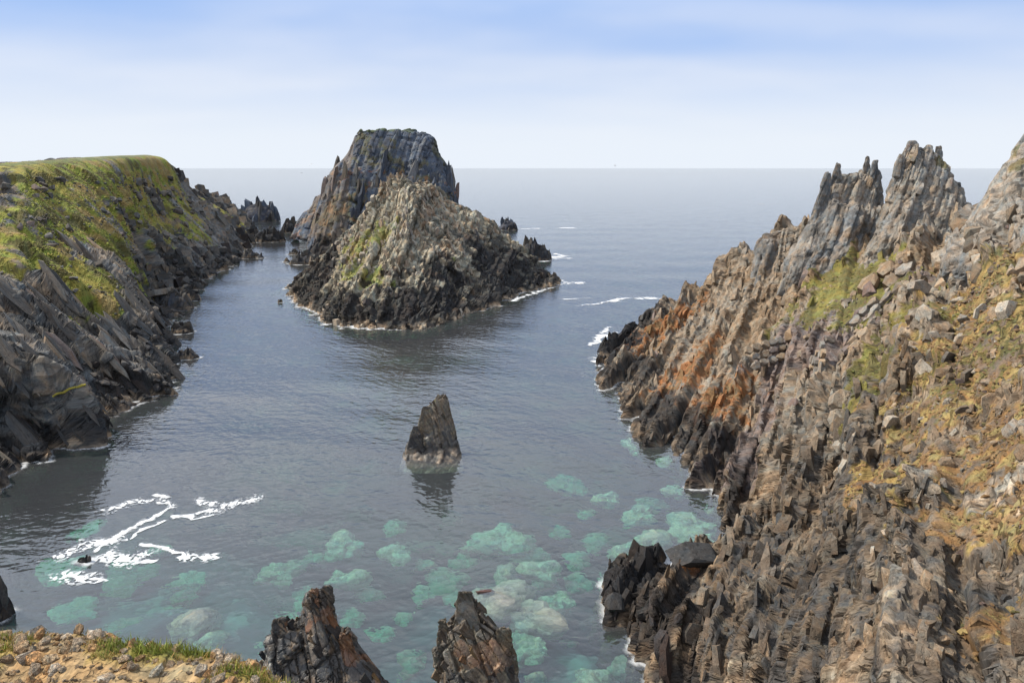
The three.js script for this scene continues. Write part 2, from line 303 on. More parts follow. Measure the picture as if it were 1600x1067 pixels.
const BLADES = Array.from({ length: 10 }, (_, k) => pieceShape(100 + k, 0.55 + 0.1 * (k % 3), 1, 0.20 + 0.05 * (k % 4), 0.75, true));   // stand up along y, thin across z
function plate(seed, sx, sy, sz) {                                     // a broken plate with an uneven outline
  const r = rng(seed), pts = [], n = 6 + Math.floor(r() * 3), o = r() * 6;
  for (let k = 0; k < n; k++) { const a = o + (k + 0.7 * (r() - 0.5)) / n * 6.283, q = 0.72 + 0.32 * r(), x = Math.cos(a) * sx * q * 1.15, y = Math.sin(a) * sy * q * 1.1; pts.push(V(x, y, -sz * (0.7 + 0.5 * r())), V(x * (0.78 + 0.2 * r()), y * (0.78 + 0.2 * r()), sz * (0.45 + 0.6 * r()))); }
  return dressed(new ConvexGeometry(pts), seed);
}
function lump(seed, sx, sy, sz) { const r = rng(seed), pts = []; for (let k = 0; k < 15; k++) { const v = V(r() - 0.5, r() - 0.5, r() - 0.5).normalize(), e = 0.85 + 0.25 * r(); pts.push(V(v.x * sx * e, v.y * sy * e, v.z * sz * e)); } return dressed(new ConvexGeometry(pts), seed); }
const SLABS = Array.from({ length: 12 }, (_, k) => plate(200 + k, 0.75, 1, 0.22 + 0.05 * (k % 4)));
const BOULDERS = Array.from({ length: 14 }, (_, k) => lump(300 + k, 1.0, 0.68 + 0.05 * (k % 4), 0.8));
const toneMats = new Map();
function tone(c, rough = 0.88) { const key = c.map((x) => Math.round(Math.log(x + 0.004) * 4)).join() + rough; if (!toneMats.has(key)) toneMats.set(key, new THREE.MeshPhysicalMaterial({ name: 'stone', specularIntensity: 0.4, color: new THREE.Color(c[0], c[1], c[2]), map: rockColour, bumpMap: rockBump, bumpScale: 0.05, roughness: rough })); return toneMats.get(key); }
const Q = new THREE.Quaternion(), MX = new THREE.Matrix4();
function turned(fr, r, loose) {                                       // a turn that stands a piece in the beds
  const m = new THREE.Matrix4().makeBasis(fr.w, fr.t, fr.n), q = new THREE.Quaternion().setFromRotationMatrix(m);
  return q.multiply(new THREE.Quaternion().setFromEuler(new THREE.Euler((r() - 0.5) * loose, (r() - 0.5) * loose, (r() - 0.5) * loose)));
}
// scatter over a broken sheet; the largest KEEP are parts of their own, the rest are joined
function scatter(parent, geo, o) {
  const r = rng(o.seed), p = geo.attributes.position, col = geo.attributes.color, items = [], ok = o.where ?? (() => true), { normals } = geo.userData;
  let tries = 0;
  while (items.length < o.count && tries++ < o.count * 120) {
    const v = Math.floor(r() * p.count), x = p.getX(v), y = p.getY(v), z = p.getZ(v);
    if (y < (o.low ?? -0.3) || !ok(x, y, z, r)) continue;
    const n = V(normals[v * 3], normals[v * 3 + 1], normals[v * 3 + 2]), P = V(x, y, z);
    if (n.dot(eyeAt.clone().sub(P)) < 0 && !o.all) continue;
    const px = o.size[0] * (o.size[1] / o.size[0]) ** (r() ** (o.bias ?? 1.7)), s = px * pxAt(P) * 0.5;
    const shapes = o.shapes, k = Math.floor(r() * shapes.length);
    const q = o.loose >= 6 ? new THREE.Quaternion().setFromEuler(new THREE.Euler(r() * 0.9 - 0.45, r() * 6.28, r() * 0.9 - 0.45)) : turned(o.frame, r, o.loose);
    const sc = V(s * (0.7 + 0.6 * r()) * (o.slim ?? 1), s * (0.75 + 0.6 * r()) * (o.long ?? 1), s * (0.7 + 0.6 * r()));
    P.addScaledVector(n, s * (o.out ?? 0.0));
    const t = 0.8 + 0.35 * r(); let c = [col.getX(v) * t, col.getY(v) * t, col.getZ(v) * t];
    if (o.paint) c = o.paint(x, y, z, c, r);
    items.push({ k, P, q, sc, c, s: px });
  }
  items.sort((a, b) => b.s - a.s);
  const keep = o.keep ?? 300, rest = [];
  items.forEach((it, i) => {
    if (i < keep) {
      const m = new THREE.Mesh(o.shapes[it.k], tone(it.c)); m.name = o.name; m.position.copy(it.P); m.quaternion.copy(it.q); m.scale.copy(it.sc); parent.add(shade(m));
    } else {
      const g = o.shapes[it.k].clone().applyMatrix4(MX.compose(it.P, it.q, it.sc)), cc = new Float32Array(g.attributes.position.count * 3);
      for (let j = 0; j < cc.length; j += 3) { cc[j] = it.c[0]; cc[j + 1] = it.c[1]; cc[j + 2] = it.c[2]; }
      g.setAttribute('color', new THREE.BufferAttribute(cc, 3)); rest.push(g);
    }
  });
  if (rest.length) stuff(new THREE.Mesh(mergeGeometries(rest), rockMaterial), o.rest ?? 'rubble', '', '', parent);
}
const log = (s) => console.log(s, (performance.now() / 1000).toFixed(1));

// ================================================================== THE SEA
const WAVES = Array.from({ length: 14 }, (_, k) => { const r = rng(900 + k), L = 2.6 * 1.22 ** k, a = -1.15 + (r() - 0.5) * 1.7, amp = 0.0034 * L ** 0.62; return [2 * Math.PI / L * Math.cos(a), 2 * Math.PI / L * Math.sin(a), amp, r() * 6.28, L]; });
const RATIO = 0.0115;
function wave(x, z) { const r = Math.hypot(x, z), s = r * RATIO; let h = 0; for (const [a, b, A, f, L] of WAVES) { const k = clamp((L / s - 3) / 3); if (k > 0) h += k * A * Math.sin(a * x + b * z + f); } return h; }
function polar(r0, r1, a0, a1, ratio, height) {
  const nr = Math.ceil(Math.log(r1 / r0) / ratio), na = Math.ceil((a1 - a0) / ratio), pos = [], uv = [], idx = [];
  for (let i = 0; i <= nr; i++) { const r = r0 * Math.exp(ratio * i); for (let j = 0; j <= na; j++) { const a = a0 + (a1 - a0) * j / na, x = Math.sin(a) * r, z = -Math.cos(a) * r; pos.push(x, height(x, z, r), z); uv.push(x, z); } }
  for (let i = 0; i < nr; i++) for (let j = 0; j < na; j++) { const p = i * (na + 1) + j, q = p + na + 1; idx.push(p, p + 1, q, p + 1, q + 1, q); }
  const g = new THREE.BufferGeometry(); g.setAttribute('position', new THREE.Float32BufferAttribute(pos, 3)); g.setAttribute('uv', new THREE.Float32BufferAttribute(uv, 2)); g.setIndex(idx); g.computeVertexNormals();
  return g;
}
{
  const wavelets = (seed, n0, n1_, count) => { const r = rng(seed), list = []; for (let k = 0; k < count; k++) { const m = n0 * (n1_ / n0) ** (k / count), a = -1.15 + (r() + r() - 1) * 1.5; list.push([Math.round(m * Math.cos(a)), Math.round(m * Math.sin(a)), r() * 6.28, m]); } return list; };
  const A = wavelets(5, 8, 54, 40), rip = dataTexture(1024, (u, v, c) => {
    const wu = u + 0.012 * (pfbm(n1, u, v, 6, 3) - 0.5), wv = v + 0.012 * (pfbm(n2, u, v, 6, 3) - 0.5); let h = 0, t = 0;
    for (const [a, b, f, m] of A) { const w = m ** -0.65, s = Math.sin(2 * Math.PI * (a * wu + b * wv) + f); h += w * (1 - 2 * Math.abs(s * 0.5 + 0.5 - 0.5) ** 1.3 * 0.6 + s * 0.5); t += w; }
    c[0] = c[1] = c[2] = 0.5 + 0.42 * (h / t - 0.45) * 2.2 + 0.10 * (pfbm(n3, u, v, 40, 3) - 0.5);
  });
  rip.repeat.set(1 / 26, 1 / 26);
  const water = new THREE.MeshPhysicalMaterial({ name: 'sea_water', color: new THREE.Color(0.86, 0.89, 0.96), transmission: 0.975, thickness: 5, ior: 1.55, roughness: 0.085, attenuationColor: new THREE.Color(0.30, 0.74, 0.67), attenuationDistance: 5.5, bumpMap: rip, bumpScale: 0.14 });
  structure(new THREE.Mesh(polar(14, 40000, -1.75, 1.75, RATIO, (x, z) => wave(x, z)), water), 'sea');
  const bed = polar(10, 44000, -1.8, 1.8, 0.016, (x, z, r) => { const near = 1 - step(40, 74, -z), cove = near * (1 - step(-24, -50, x) * 0.8); const h = r < 120 ? fbm(x / 5, 0, z / 5, 5, 71) : 0; return lerp(-17, -5.4, cove) + cove * (2.6 * h + 1.4 * Math.max(0, h)); });
  const sand = dataTexture(512, (u, v, c) => { const k = pfbm(n1, u, v, 6, 5), w = step(0.45, 0.6, pfbm(n2, u, v, 5, 4)); const p = step(0.58, 0.7, pfbm(n4, u, v, 9, 4)) * 0.22; c[0] = 0.33 + 0.2 * k - 0.16 * w + p; c[1] = 0.28 + 0.2 * k - 0.16 * w + p; c[2] = 0.29 + 0.2 * k - 0.14 * w + p * 0.8; }, true);
  sand.repeat.set(1 / 30, 1 / 30);
  structure(new THREE.Mesh(bed, new THREE.MeshStandardMaterial({ name: 'seabed', map: sand, roughness: 1 })), 'seabed');
}
log('sea');

// ================================================================== RIGHT HEADLAND
{
  const P = (a) => a.map((q) => q.length === 2 ? onSea(q[0], q[1]) : at(...q));
  const rows = [
    [[930, 572], [936, 560, 113], [945, 545, 114], [958, 528, 116], [972, 514, 118], [985, 506, 121], [1000, 500, 124]],
    [[943, 603], [965, 580, 98], [985, 560, 102], [1005, 540, 107], [1025, 515, 112], [1045, 490, 117], [1062, 464, 122]],
    [[1000, 668], [1030, 640, 81], [1065, 600, 85], [1090, 560, 90], [1115, 510, 97], [1145, 450, 106], [1180, 382, 113]],
    [[1058, 718], [1090, 690, 70], [1130, 640, 73], [1170, 580, 78], [1205, 500, 86], [1245, 415, 97], [1282, 330, 106]],
    [[1098, 754], [1130, 725, 65], [1180, 670, 67], [1225, 600, 70], [1270, 510, 76], [1315, 420, 87], [1350, 340, 98]],
    [[1133, 802], [1165, 775, 57.5], [1220, 710, 58], [1270, 640, 60], [1325, 550, 65], [1380, 445, 76], [1430, 345, 91]],
    [[1150, 842], [1185, 815, 52], [1245, 750, 51.5], [1310, 670, 52], [1375, 580, 55.5], [1445, 460, 65], [1500, 345, 84]],
    [[1158, 862], [1190, 840, 50], [1260, 780, 48], [1340, 690, 47.5], [1420, 590, 49.5], [1490, 470, 57], [1535, 335, 74]],
    [[972, 880], [1000, 874, 47.2], [1080, 880, 45], [1200, 850, 43], [1340, 770, 41.5], [1480, 620, 43], [1595, 320, 63]],
    [[948, 952], [985, 930, 42], [1060, 930, 40], [1190, 915, 37.5], [1350, 840, 36], [1510, 700, 36.5], [1700, 360, 52]],
    [[1000, 1052], [1040, 1010, 36.5], [1110, 990, 35], [1230, 970, 32.5], [1390, 900, 31], [1550, 780, 30.5], [1830, 420, 42]],
    [[1060, 1150], [1090, 1120, 32], [1150, 1080, 30.5], [1260, 1050, 28], [1420, 980, 26], [1600, 860, 25.5], [1980, 480, 34]],
    [[1120, 1280], [1150, 1250, 27.5], [1210, 1200, 25.5], [1310, 1160, 23], [1450, 1080, 21], [1680, 950, 20], [2200, 560, 26]],
    [[1170, 1500], [1200, 1450, 22], [1270, 1380, 20.5], [1370, 1300, 18.5], [1530, 1200, 17], [1780, 1080, 16], [2450, 660, 20]],
    [[1200, 2000], [1250, 1850, 16], [1330, 1700, 15], [1450, 1550, 13.5], [1650, 1400, 12.5], [1950, 1250, 12], [2800, 760, 15]],
  ];
  const ctrl = rows.map((r, k) => {
    const c = P(r), top = c[6], foot = c[0].clone(); foot.y = -5; foot.x -= 0.8; foot.z += 0.8;
    const out = k < 8 ? V(6 + 4 * Math.min(k, 3), 0, -(10 + 3 * k)) : V(22, 0, -26);
    return [foot, ...c, top.clone().addScaledVector(out, 0.35).setY(top.y * 0.86), top.clone().add(out).setY(top.y * 0.3), top.clone().addScaledVector(out, 1.5).setY(-4)];
  });
  const fr = frame(V(0.86, 0.10, 0.50), V(0.42, 0.85, -0.35));
  const A = (x, y, d) => at(x, y, d);
  const moss = patches([
    [A(1330, 440, 82), 9], [A(1365, 470, 74), 7], [A(1300, 400, 90), 6], [A(1290, 500, 78), 5], [A(1430, 520, 58), 6, 0.8], [A(1360, 580, 56), 4], [A(1320, 640, 53), 4, 0.8], [A(1455, 440, 66), 6, 0.8], [A(1240, 500, 84), 5, 0.7],
  ], 1.6, 61);
  const ochre = patches([
    [A(1560, 540, 45), 8], [A(1590, 620, 42), 7], [A(1520, 640, 42), 6, 0.9], [A(1500, 760, 36), 4.5, 0.9], [A(1570, 720, 34), 5], [A(1540, 450, 55), 6, 0.9], [A(1360, 770, 41), 4], [A(1440, 700, 42), 4, 0.8], [A(1500, 860, 31), 4, 0.8], [A(1590, 830, 28), 4, 0.8], [A(1560, 1000, 23), 2.5, 0.8], [A(1480, 560, 50), 6, 0.7], [A(1380, 640, 50), 4, 0.5],
  ], 1.3, 63);
  const lichen = patches([
    [A(1040, 500, 112), 7], [A(1075, 480, 112), 5, 0.9], [A(1000, 540, 107), 5, 0.9], [A(1075, 585, 87), 6, 0.9], [A(1120, 620, 76), 6, 1.0], [A(1060, 610, 85), 5, 0.9], [A(1150, 600, 76), 4, 0.6], [A(1100, 540, 92), 5, 0.5], [A(1070, 872, 45), 1.6, 0.7],
  ], 1.1, 65);
  const plum = patches([[A(1240, 545, 75), 7], [A(1300, 555, 70), 6], [A(1400, 430, 72), 4], [A(1190, 690, 66), 5, 0.8], [A(1150, 730, 63), 5, 0.9], [A(1360, 480, 70), 5, 0.7]], 3, 67);
  const blacked = patches([[A(945, 550, 113), 12], [A(985, 505, 121), 9], [A(980, 900, 44), 7, 0.8], [A(1010, 960, 39), 7, 0.9]], 2, 69);
  const base = rockColours({
    main: [0.23, 0.16, 0.10], second: [0.22, 0.19, 0.155], third: [0.40, 0.305, 0.21], blackTop: 1.9, blackNoise: 2.2, seed: 31, barn: 0.35,
    extra: (x, y, z, f, ny, c, v, a, b) => {
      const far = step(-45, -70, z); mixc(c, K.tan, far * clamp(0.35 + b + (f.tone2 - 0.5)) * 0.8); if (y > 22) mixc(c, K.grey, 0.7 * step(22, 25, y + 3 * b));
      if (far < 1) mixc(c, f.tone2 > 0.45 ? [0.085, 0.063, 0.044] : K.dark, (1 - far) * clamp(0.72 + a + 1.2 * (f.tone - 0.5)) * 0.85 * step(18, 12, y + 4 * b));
      const pl = plum(x, y, z); if (pl > 0.1) mixc(c, K.purple, 0.75 * step(0.1, 0.3, pl));
      const bl = blacked(x, y, z); if (bl > 0.15) mixc(c, K.black, 0.85 * step(0.15, 0.4, bl));
      const l = lichen(x, y, z) + (f.tone2 - 0.5) * 0.5; if (l > 0.3) mixc(c, f.tone2 > 0.5 ? K.rust : K.ochre, 0.8 * step(0.3, 0.5, l));
      const m = moss(x, y, z); if (m > 0.32) mixc(c, b > 0.05 ? [0.17, 0.15, 0.035] : K.olive, 0.9 * step(0.32, 0.42, m + (f.tone2 - 0.5) * 0.3));
      const o = ochre(x, y, z); if (o > 0.3) { const q = fbm(x / 0.8, y / 0.8, z / 0.8, 4, 64); mixc(c, q > 0.12 ? K.straw : q < -0.2 ? K.brown : q + a < -0.18 ? K.olive : K.ochre, 0.9 * step(0.3, 0.4, o + q * 0.3)); }
    },
  });
  const field = rockField(fr, [[3.8, 24, 9, 1.9, , 0.9], [1.4, 11, 4, 1.0, , 0.6], [0.62, 5, 2, 0.46, , 0.5], [0.28, 1.8, 0.8, 0.16, , 0.4]], 300, 2);
  const growth = (x, y, z) => Math.max(step(0.25, 0.45, moss(x, y, z)), step(0.22, 0.42, ochre(x, y, z)));
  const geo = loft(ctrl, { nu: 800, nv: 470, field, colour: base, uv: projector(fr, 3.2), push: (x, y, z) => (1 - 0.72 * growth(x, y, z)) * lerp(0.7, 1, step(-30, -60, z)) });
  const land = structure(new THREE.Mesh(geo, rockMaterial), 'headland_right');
  log('right headland');
  // crags on the crest
  const cragField = rockField(frame(V(0.9, -0.25, 0.35), V(0.22, 0.97, -0.05)), [[2.6, 14, 7, 1.0], [0.9, 6, 2.4, 0.55], [0.5, 2.0, 1.1, 0.22, 'cells']], 340);
  const cragColour = rockColours({ main: [0.27, 0.235, 0.195], second: [0.15, 0.148, 0.145], third: K.tan, blackTop: -9, seed: 35, barn: 0, extra: (x, y, z, f, ny, c, v, a, b) => { if (a + b > 0.42) mixc(c, K.brown, 0.6); if (y > 30.5 + 3 * a && b > 0.12) mixc(c, K.olive, 0.7); } });
  const crag = (rings, nu, nv, label) => {
    const r0 = rings[0], g = loft(ringLoft([[r0[0], r0[1], r0[2] + 80, r0[3] + 1, r0[4]], ...rings], 14, 2.4), { closed: true, nu, nv, field: cragField, colour: cragColour, uv: projector(fr, 3.0) });
    const m = shade(new THREE.Mesh(g, rockMaterial)); m.name = 'crag'; if (label) m.userData.label = label; land.add(m); return g;
  };
  const g1 = crag([[1345, 1512, 440, 84, 0.7], [1362, 1512, 390, 86, 0.7], [1378, 1510, 350, 87, 0.7], [1390, 1502, 312, 88, 0.7], [1400, 1488, 278, 88.5, 0.65], [1410, 1472, 250, 89, 0.6], [1418, 1460, 238, 89, 0.5], [1424, 1450, 232, 89, 0.4]], 190, 150, 'tall grey crag with steep ribbed faces');
  const g2 = crag([[1225, 1372, 420, 92, 0.6], [1250, 1374, 375, 94, 0.6], [1268, 1374, 345, 95, 0.6], [1280, 1374, 316, 96, 0.55], [1288, 1374, 296, 96.3, 0.5], [1298, 1372, 282, 96.6, 0.45], [1312, 1368, 274, 97, 0.4], [1330, 1364, 270, 97, 0.3]], 160, 110, 'lower grey crag with split spikes');
  const g3 = crag([[1490, 1790, 400, 62, 0.7], [1522, 1780, 350, 65, 0.7], [1547, 1770, 305, 66, 0.65], [1570, 1760, 266, 67, 0.6], [1590, 1740, 228, 68, 0.55], [1606, 1720, 198, 68, 0.5], [1630, 1690, 168, 68, 0.4]], 150, 110, 'steep grey spur at the edge of view');
  const g4 = crag([[1170, 1260, 470, 104, 0.6], [1176, 1262, 425, 106, 0.6], [1178, 1262, 390, 107, 0.6], [1184, 1258, 372, 108, 0.5], [1200, 1250, 362, 108, 0.4]], 90, 60);
  const cragPal = { main: [0.24, 0.22, 0.195], second: [0.13, 0.135, 0.14], third: K.tan, blackTop: -9, barn: 0 }, cfr = frame(V(0.9, -0.25, 0.35), V(0.22, 0.97, -0.05));
  for (const [b0, t0, d, dp] of [[[1278, 1318, 360], [1306, 1312, 256], 96, 0.7], [[1262, 1300, 370], [1291, 1298, 272], 95, 0.7], [[1336, 1376, 350], [1352, 1359, 246], 96.5, 0.7], [[1352, 1386, 350], [1366, 1373, 254], 95.5, 0.7], [[1310, 1350, 350], [1326, 1336, 272], 96.5, 0.7], [[1408, 1446, 310], [1420, 1431, 223], 89, 0.7], [[1446, 1484, 320], [1462, 1473, 228], 89, 0.7], [[1388, 1424, 330], [1403, 1412, 244], 88, 0.7], [[1478, 1516, 370], [1494, 1502, 284], 88, 0.7]]) fin(land, b0, t0, d, dp, cragPal, cfr, 0.34, 1200 + b0[0], 0, 'rock_spike');
  // standing slabs, stones
  const bedded = { frame: fr, shapes: BLADES, loose: 0.55, out: -0.12 };
  scatter(land, geo, { ...bedded, seed: 41, count: 1400, size: [6, 30], bias: 1.8, name: 'slab', rest: 'small_slabs', where: (x, y, z, r) => y > 0.2 && ochre(x, y, z) < 0.25 && moss(x, y, z) < 0.35 && z < -38 });
  scatter(land, geo, { frame: fr, shapes: [...BOULDERS, ...SLABS], loose: 6, out: -0.05, seed: 42, count: 1000, size: [5, 38], bias: 2.9, name: 'stone', rest: 'scree', where: (x, y, z, r) => y > 9 && x > 8 && (ochre(x, y, z) > -0.35 || moss(x, y, z) > 0 || r() < 0.08) && z > -80, paint: (x, y, z, c, r) => { const k = 0.8 + 0.6 * r(), p = r() < 0.25 ? K.purple : r() < 0.5 ? K.tan : K.pale; return [p[0] * k * 0.75, p[1] * k * 0.72, p[2] * k * 0.68]; } });
  scatter(land, geo, { frame: fr, shapes: [...BLADES, ...SLABS], loose: 0.5, out: -0.12, long: 1.25, seed: 43, count: 1250, size: [9, 46], bias: 1.8, name: 'block', rest: 'small_blocks', where: (x, y, z, r) => y > 0.3 && z > -54 && ochre(x, y, z) < 0.3 });
  scatter(land, geo, { frame: frame(V(0.35, 0.55, 0.75), V(0.8, 0.2, -0.5)), shapes: SLABS, loose: 0.6, out: -0.05, seed: 48, count: 260, size: [9, 40], bias: 2, name: 'ledge_slab', rest: 'small_ledge_slabs', where: (x, y, z, r) => y > 2 && z > -75 && ochre(x, y, z) < 0.3 });
  for (const [g, s] of [[g1, 44], [g2, 45], [g3, 46]]) scatter(land, g, { frame: frame(V(0.9, -0.2, 0.4), V(0.25, 0.95, -0.1)), shapes: BLADES, loose: 0.3, out: -0.2, seed: s, count: 40, size: [8, 34], bias: 1.6, keep: 60, name: 'rib', rest: 'small_ribs' });
  // the tilted plum-coloured pavement blocks
  const pave = (px, py, n, m, w, h, seed, lift = 0) => {
    const r = rng(seed), { p: o, n: N } = anchor(geo, px, py), f2 = frame(N, V(0.9, 0.35, -0.2));
    for (let i = 0; i < n; i++) for (let j = 0; j < m; j++) {
      const k = 0.75 + 0.5 * r(), s = new THREE.Mesh(SLABS[Math.floor(r() * 10)], tone([0.235 * k, 0.185 * k, 0.165 * k])); s.name = 'paving_block';
      s.position.copy(o).addScaledVector(f2.t, (i - n / 2 + (r() - 0.5) * 0.3) * w * 1.8 + (j % 2) * w).addScaledVector(f2.w, (j - m / 2) * h * 1.7).addScaledVector(f2.n, lift - 0.1 + 0.35 * (r() - 0.5));
      s.quaternion.setFromRotationMatrix(new THREE.Matrix4().makeBasis(f2.w, f2.t, f2.n)).multiply(Q.setFromEuler(new THREE.Euler((r() - 0.5) * 0.2, (r() - 0.5) * 0.2, (r() - 0.5) * 0.2))); s.scale.set(h * (0.9 + 0.4 * r()), w * (0.7 + 0.6 * r()), h * 1.6); land.add(shade(s));
    }
  };
  pave(1215, 550, 5, 3, 0.7, 0.55, 1); pave(1275, 570, 5, 4, 0.5, 0.5, 2); pave(1400, 432, 2, 2, 1.3, 1.0, 5); pave(1360, 485, 4, 2, 0.8, 0.6, 6); pave(1345, 520, 3, 2, 0.7, 0.6, 7);
  // the long flat slab on the near point, and the smooth block at its foot
  const single = (shape, px, py, d, sc, e, c) => { const m = new THREE.Mesh(shape, tone(c)); m.name = 'fallen_slab'; m.position.copy(anchor(geo, px, py).p); m.rotation.set(...e); m.scale.set(...sc); land.add(shade(m)); };
  single(SLABS[3], 1085, 872, 46, [1.0, 2.4, 2.2], [0.25, 0.2, 1.35], [0.05, 0.047, 0.045]);
  single(BOULDERS[2], 962, 943, 42.4, [0.75, 1.4, 0.9], [0.1, 0.4, 0.12], [0.045, 0.042, 0.045]);
  // cushions of growth
  const tuft = pieceShape(390, 0.8, 0.5, 0.8, 0.5), r = rng(47), list = [];
  const p = geo.attributes.position;
  for (let k = 0; k < 60000 && list.length < 3400; k++) { const v = Math.floor(r() * p.count), x = p.getX(v), y = p.getY(v), z = p.getZ(v), o = ochre(x, y, z), m = moss(x, y, z); if (o < 0.34 && m < 0.36) continue; list.push([x, y, z, o > m]); }
  const cushions = new THREE.InstancedMesh(tuft, new THREE.MeshStandardMaterial({ name: 'moss', color: 0xffffff, roughness: 1, bumpMap: turfBump, bumpScale: 0.14 }), list.length), cc = new THREE.Color();
  list.forEach(([x, y, z, o], i) => { const s = 0.05 + 0.16 * r() * r(), q = new THREE.Quaternion().setFromEuler(new THREE.Euler(r() - 0.5, r() * 6, r() - 0.5)); cushions.setMatrixAt(i, MX.compose(V(x, y, z), q, V(s * 1.6, s, s * 1.6))); const base_ = o ? (r() < 0.7 ? K.ochre : r() < 0.6 ? K.straw : K.olive) : (r() < 0.5 ? [0.17, 0.15, 0.035] : [0.13, 0.135, 0.03]), k = 0.7 + 0.6 * r(); cushions.setColorAt(i, cc.setRGB(base_[0] * k, base_[1] * k, base_[2] * k)); });
  stuff(cushions, 'moss_cushions', '', '', land);
  log('right pieces');
}

// ================================================================== LEFT HEADLAND
{
  const rows = [
    [[-260, 900], [-262, 860, 53], [-265, 790, 56], [-270, 680, 63], [-275, 540, 76], [-280, 400, 95], [-285, 268, 125]],
    [[0, 748], [0, 705, 67], [0, 645, 71], [0, 560, 79], [0, 450, 93], [0, 350, 112], [0, 262, 140]],
    [[92, 718], [85, 690, 70], [80, 640, 74], [70, 560, 82], [60, 450, 98], [55, 350, 118], [50, 258, 150]],
    [[166, 656], [160, 630, 82], [150, 590, 86], [130, 520, 94], [110, 430, 108], [95, 340, 130], [90, 255, 165]],
    [[284, 612], [262, 582, 94], [232, 540, 99], [197, 490, 107], [165, 420, 120], [142, 335, 145], [135, 251, 182]],
    [[262, 552], [250, 525, 116], [232, 492, 121], [208, 445, 131], [190, 385, 146], [180, 320, 170], [180, 248, 202]],
    [[285, 478], [262, 460, 163], [238, 435, 168], [224, 400, 176], [215, 352, 190], [213, 300, 207], [215, 246, 228]],
    [[315, 444], [298, 428, 191], [282, 407, 196], [264, 377, 205], [250, 337, 220], [246, 295, 232], [242, 246, 246]],
    [[352, 421], [335, 402, 217], [318, 377, 224], [300, 347, 235], [285, 317, 246], [275, 287, 254], [262, 254, 262]],
    [[388, 388], [374, 372, 280], [360, 352, 286], [344, 336, 292], [326, 320, 298], [308, 306, 304], [290, 290, 310]],
    [[400, 379], [393, 370, 300], [386, 360, 304], [378, 350, 309], [370, 341, 314], [361, 328, 319], [350, 311, 324]],
    [[408, 372], [405, 368, 318], [402, 363, 322], [399, 358, 326], [395, 354, 330], [391, 350, 334], [386, 346, 338]],
  ];
  const ctrl = rows.map((r, k) => {
    const c = r.map((q) => q.length === 2 ? onSea(...q) : at(...q)), top = c[6], foot = c[0].clone(); foot.y = -6; foot.x += 1.5; foot.z += 1;
    const b = k < 9 ? [V(-14, top.y - 0.1, -10), V(-45, top.y - 1.2, -30), V(-90, top.y * 0.8, -60), V(-120, -5, -80)] : [V(-4, top.y * 0.95, -6), V(-10, top.y * 0.8, -14), V(-16, top.y * 0.4, -22), V(-20, -5, -30)];
    return [foot, ...c, ...b.map((d) => V(top.x + d.x, d.y, top.z + d.z))];
  });
  const fr = frame(V(0.30, 0.50, 0.81), V(0.66, -0.70, 0.22));
  const A = (x, y, d) => at(x, y, d);
  const grass = patches([
    [A(150, 350, 140), 22, 1.1], [A(110, 300, 155), 20, 1.1], [A(180, 400, 135), 11], [A(60, 285, 148), 18], [A(200, 290, 205), 20, 0.9], [A(220, 270, 225), 18, 0.8], [A(30, 380, 110), 10], [A(130, 430, 112), 8, 1.0], [A(100, 420, 112), 7, 0.9], [A(10, 320, 118), 10, 0.9], [A(235, 330, 215), 14, 0.8], [A(160, 460, 110), 5, 0.6], [A(310, 365, 228), 10, 0.9], [A(330, 325, 297), 16, 0.6], [A(280, 320, 245), 14, 0.6], [A(5, 410, 100), 5, 0.9], [A(100, 256, 175), 30, 1.4], [A(220, 247, 240), 34, 1.4], [A(0, 262, 150), 26, 1.4], [A(160, 250, 205), 34, 1.4], [A(120, 500, 96), 2, 0.5], [A(140, 370, 132), 14, 1.0],
  ], 7, 81);
  const far = (z) => step(-150, -260, z), crest = (z) => 30.3 + clamp((-z - 140) * 0.034, 0, 4);
  const beds = rockField(fr, [[8, 80, 30, 3.6, , 1.0], [2.8, 26, 10, 1.5, , 0.9], [1.2, 11, 4.5, 0.6, , 0.8], [0.6, 3, 1.5, 0.2]], 400, 2);
  const field = {                                                    // gullies run down the dip between fins of rock
    fine: beds.fine,
    big: (x, y, z) => { const a = (x * 0.3 + y * 0.3 + z * 0.9) / 26 + 0.6 * fbm(x / 30, y / 30, z / 30, 3, 402), k = Math.abs(a - Math.round(a)) * 2; return beds.big(x, y, z) * (1 - 0.8 * step(-3, 0, y - crest(z))) + 3.4 * (0.55 - k * k * 1.25) * step(0, 6, y) * step(31, 22, y); },
  };
  const colour = rockColours({
    main: [0.060, 0.058, 0.056], second: [0.15, 0.145, 0.137], third: [0.20, 0.155, 0.11], blackTop: 2.6, blackNoise: 4, seed: 51, barn: 0.6,
    extra: (x, y, z, f, ny, c, v, a, b) => {
      if (b > 0.22 && f.tone > 0.4) mixc(c, K.tan, 0.35);
      const g = grass(x, y, z) + (y > crest(z) ? 0.6 : 0.08 - 0.9 * Math.max(0, b - 0.04) - (f.tone > 0.78 ? 0.35 : 0)); if (g > 0.3) { const k = fbm(x / 3.5, y / 3.5, z / 3.5, 4, 83), far2 = fbm(x / 14, y / 14, z / 14, 3, 84); mixc(c, y > crest(z) ? (k > -0.05 ? [0.17, 0.165, 0.07] : [0.13, 0.14, 0.045]) : k > 0.16 ? K.straw : k + far2 > 0.1 ? K.moss : k < -0.16 ? K.olive : K.grass, 0.95 * step(0.3, 0.38, g)); }
    },
  });
  const geo = loft(ctrl, { nu: 620, nv: 420, field, colour, uv: projector(fr, 5), push: (x, y, z) => { const g = grass(x, y, z); return (1 - 0.6 * step(0.15, 0.4, g)) * (1 - 0.85 * step(-1, 0.6, y - crest(z))) * lerp(1, 0.4, far(z)); } });
  const land = structure(new THREE.Mesh(geo, rockMaterial), 'headland_left');
  log('left headland');
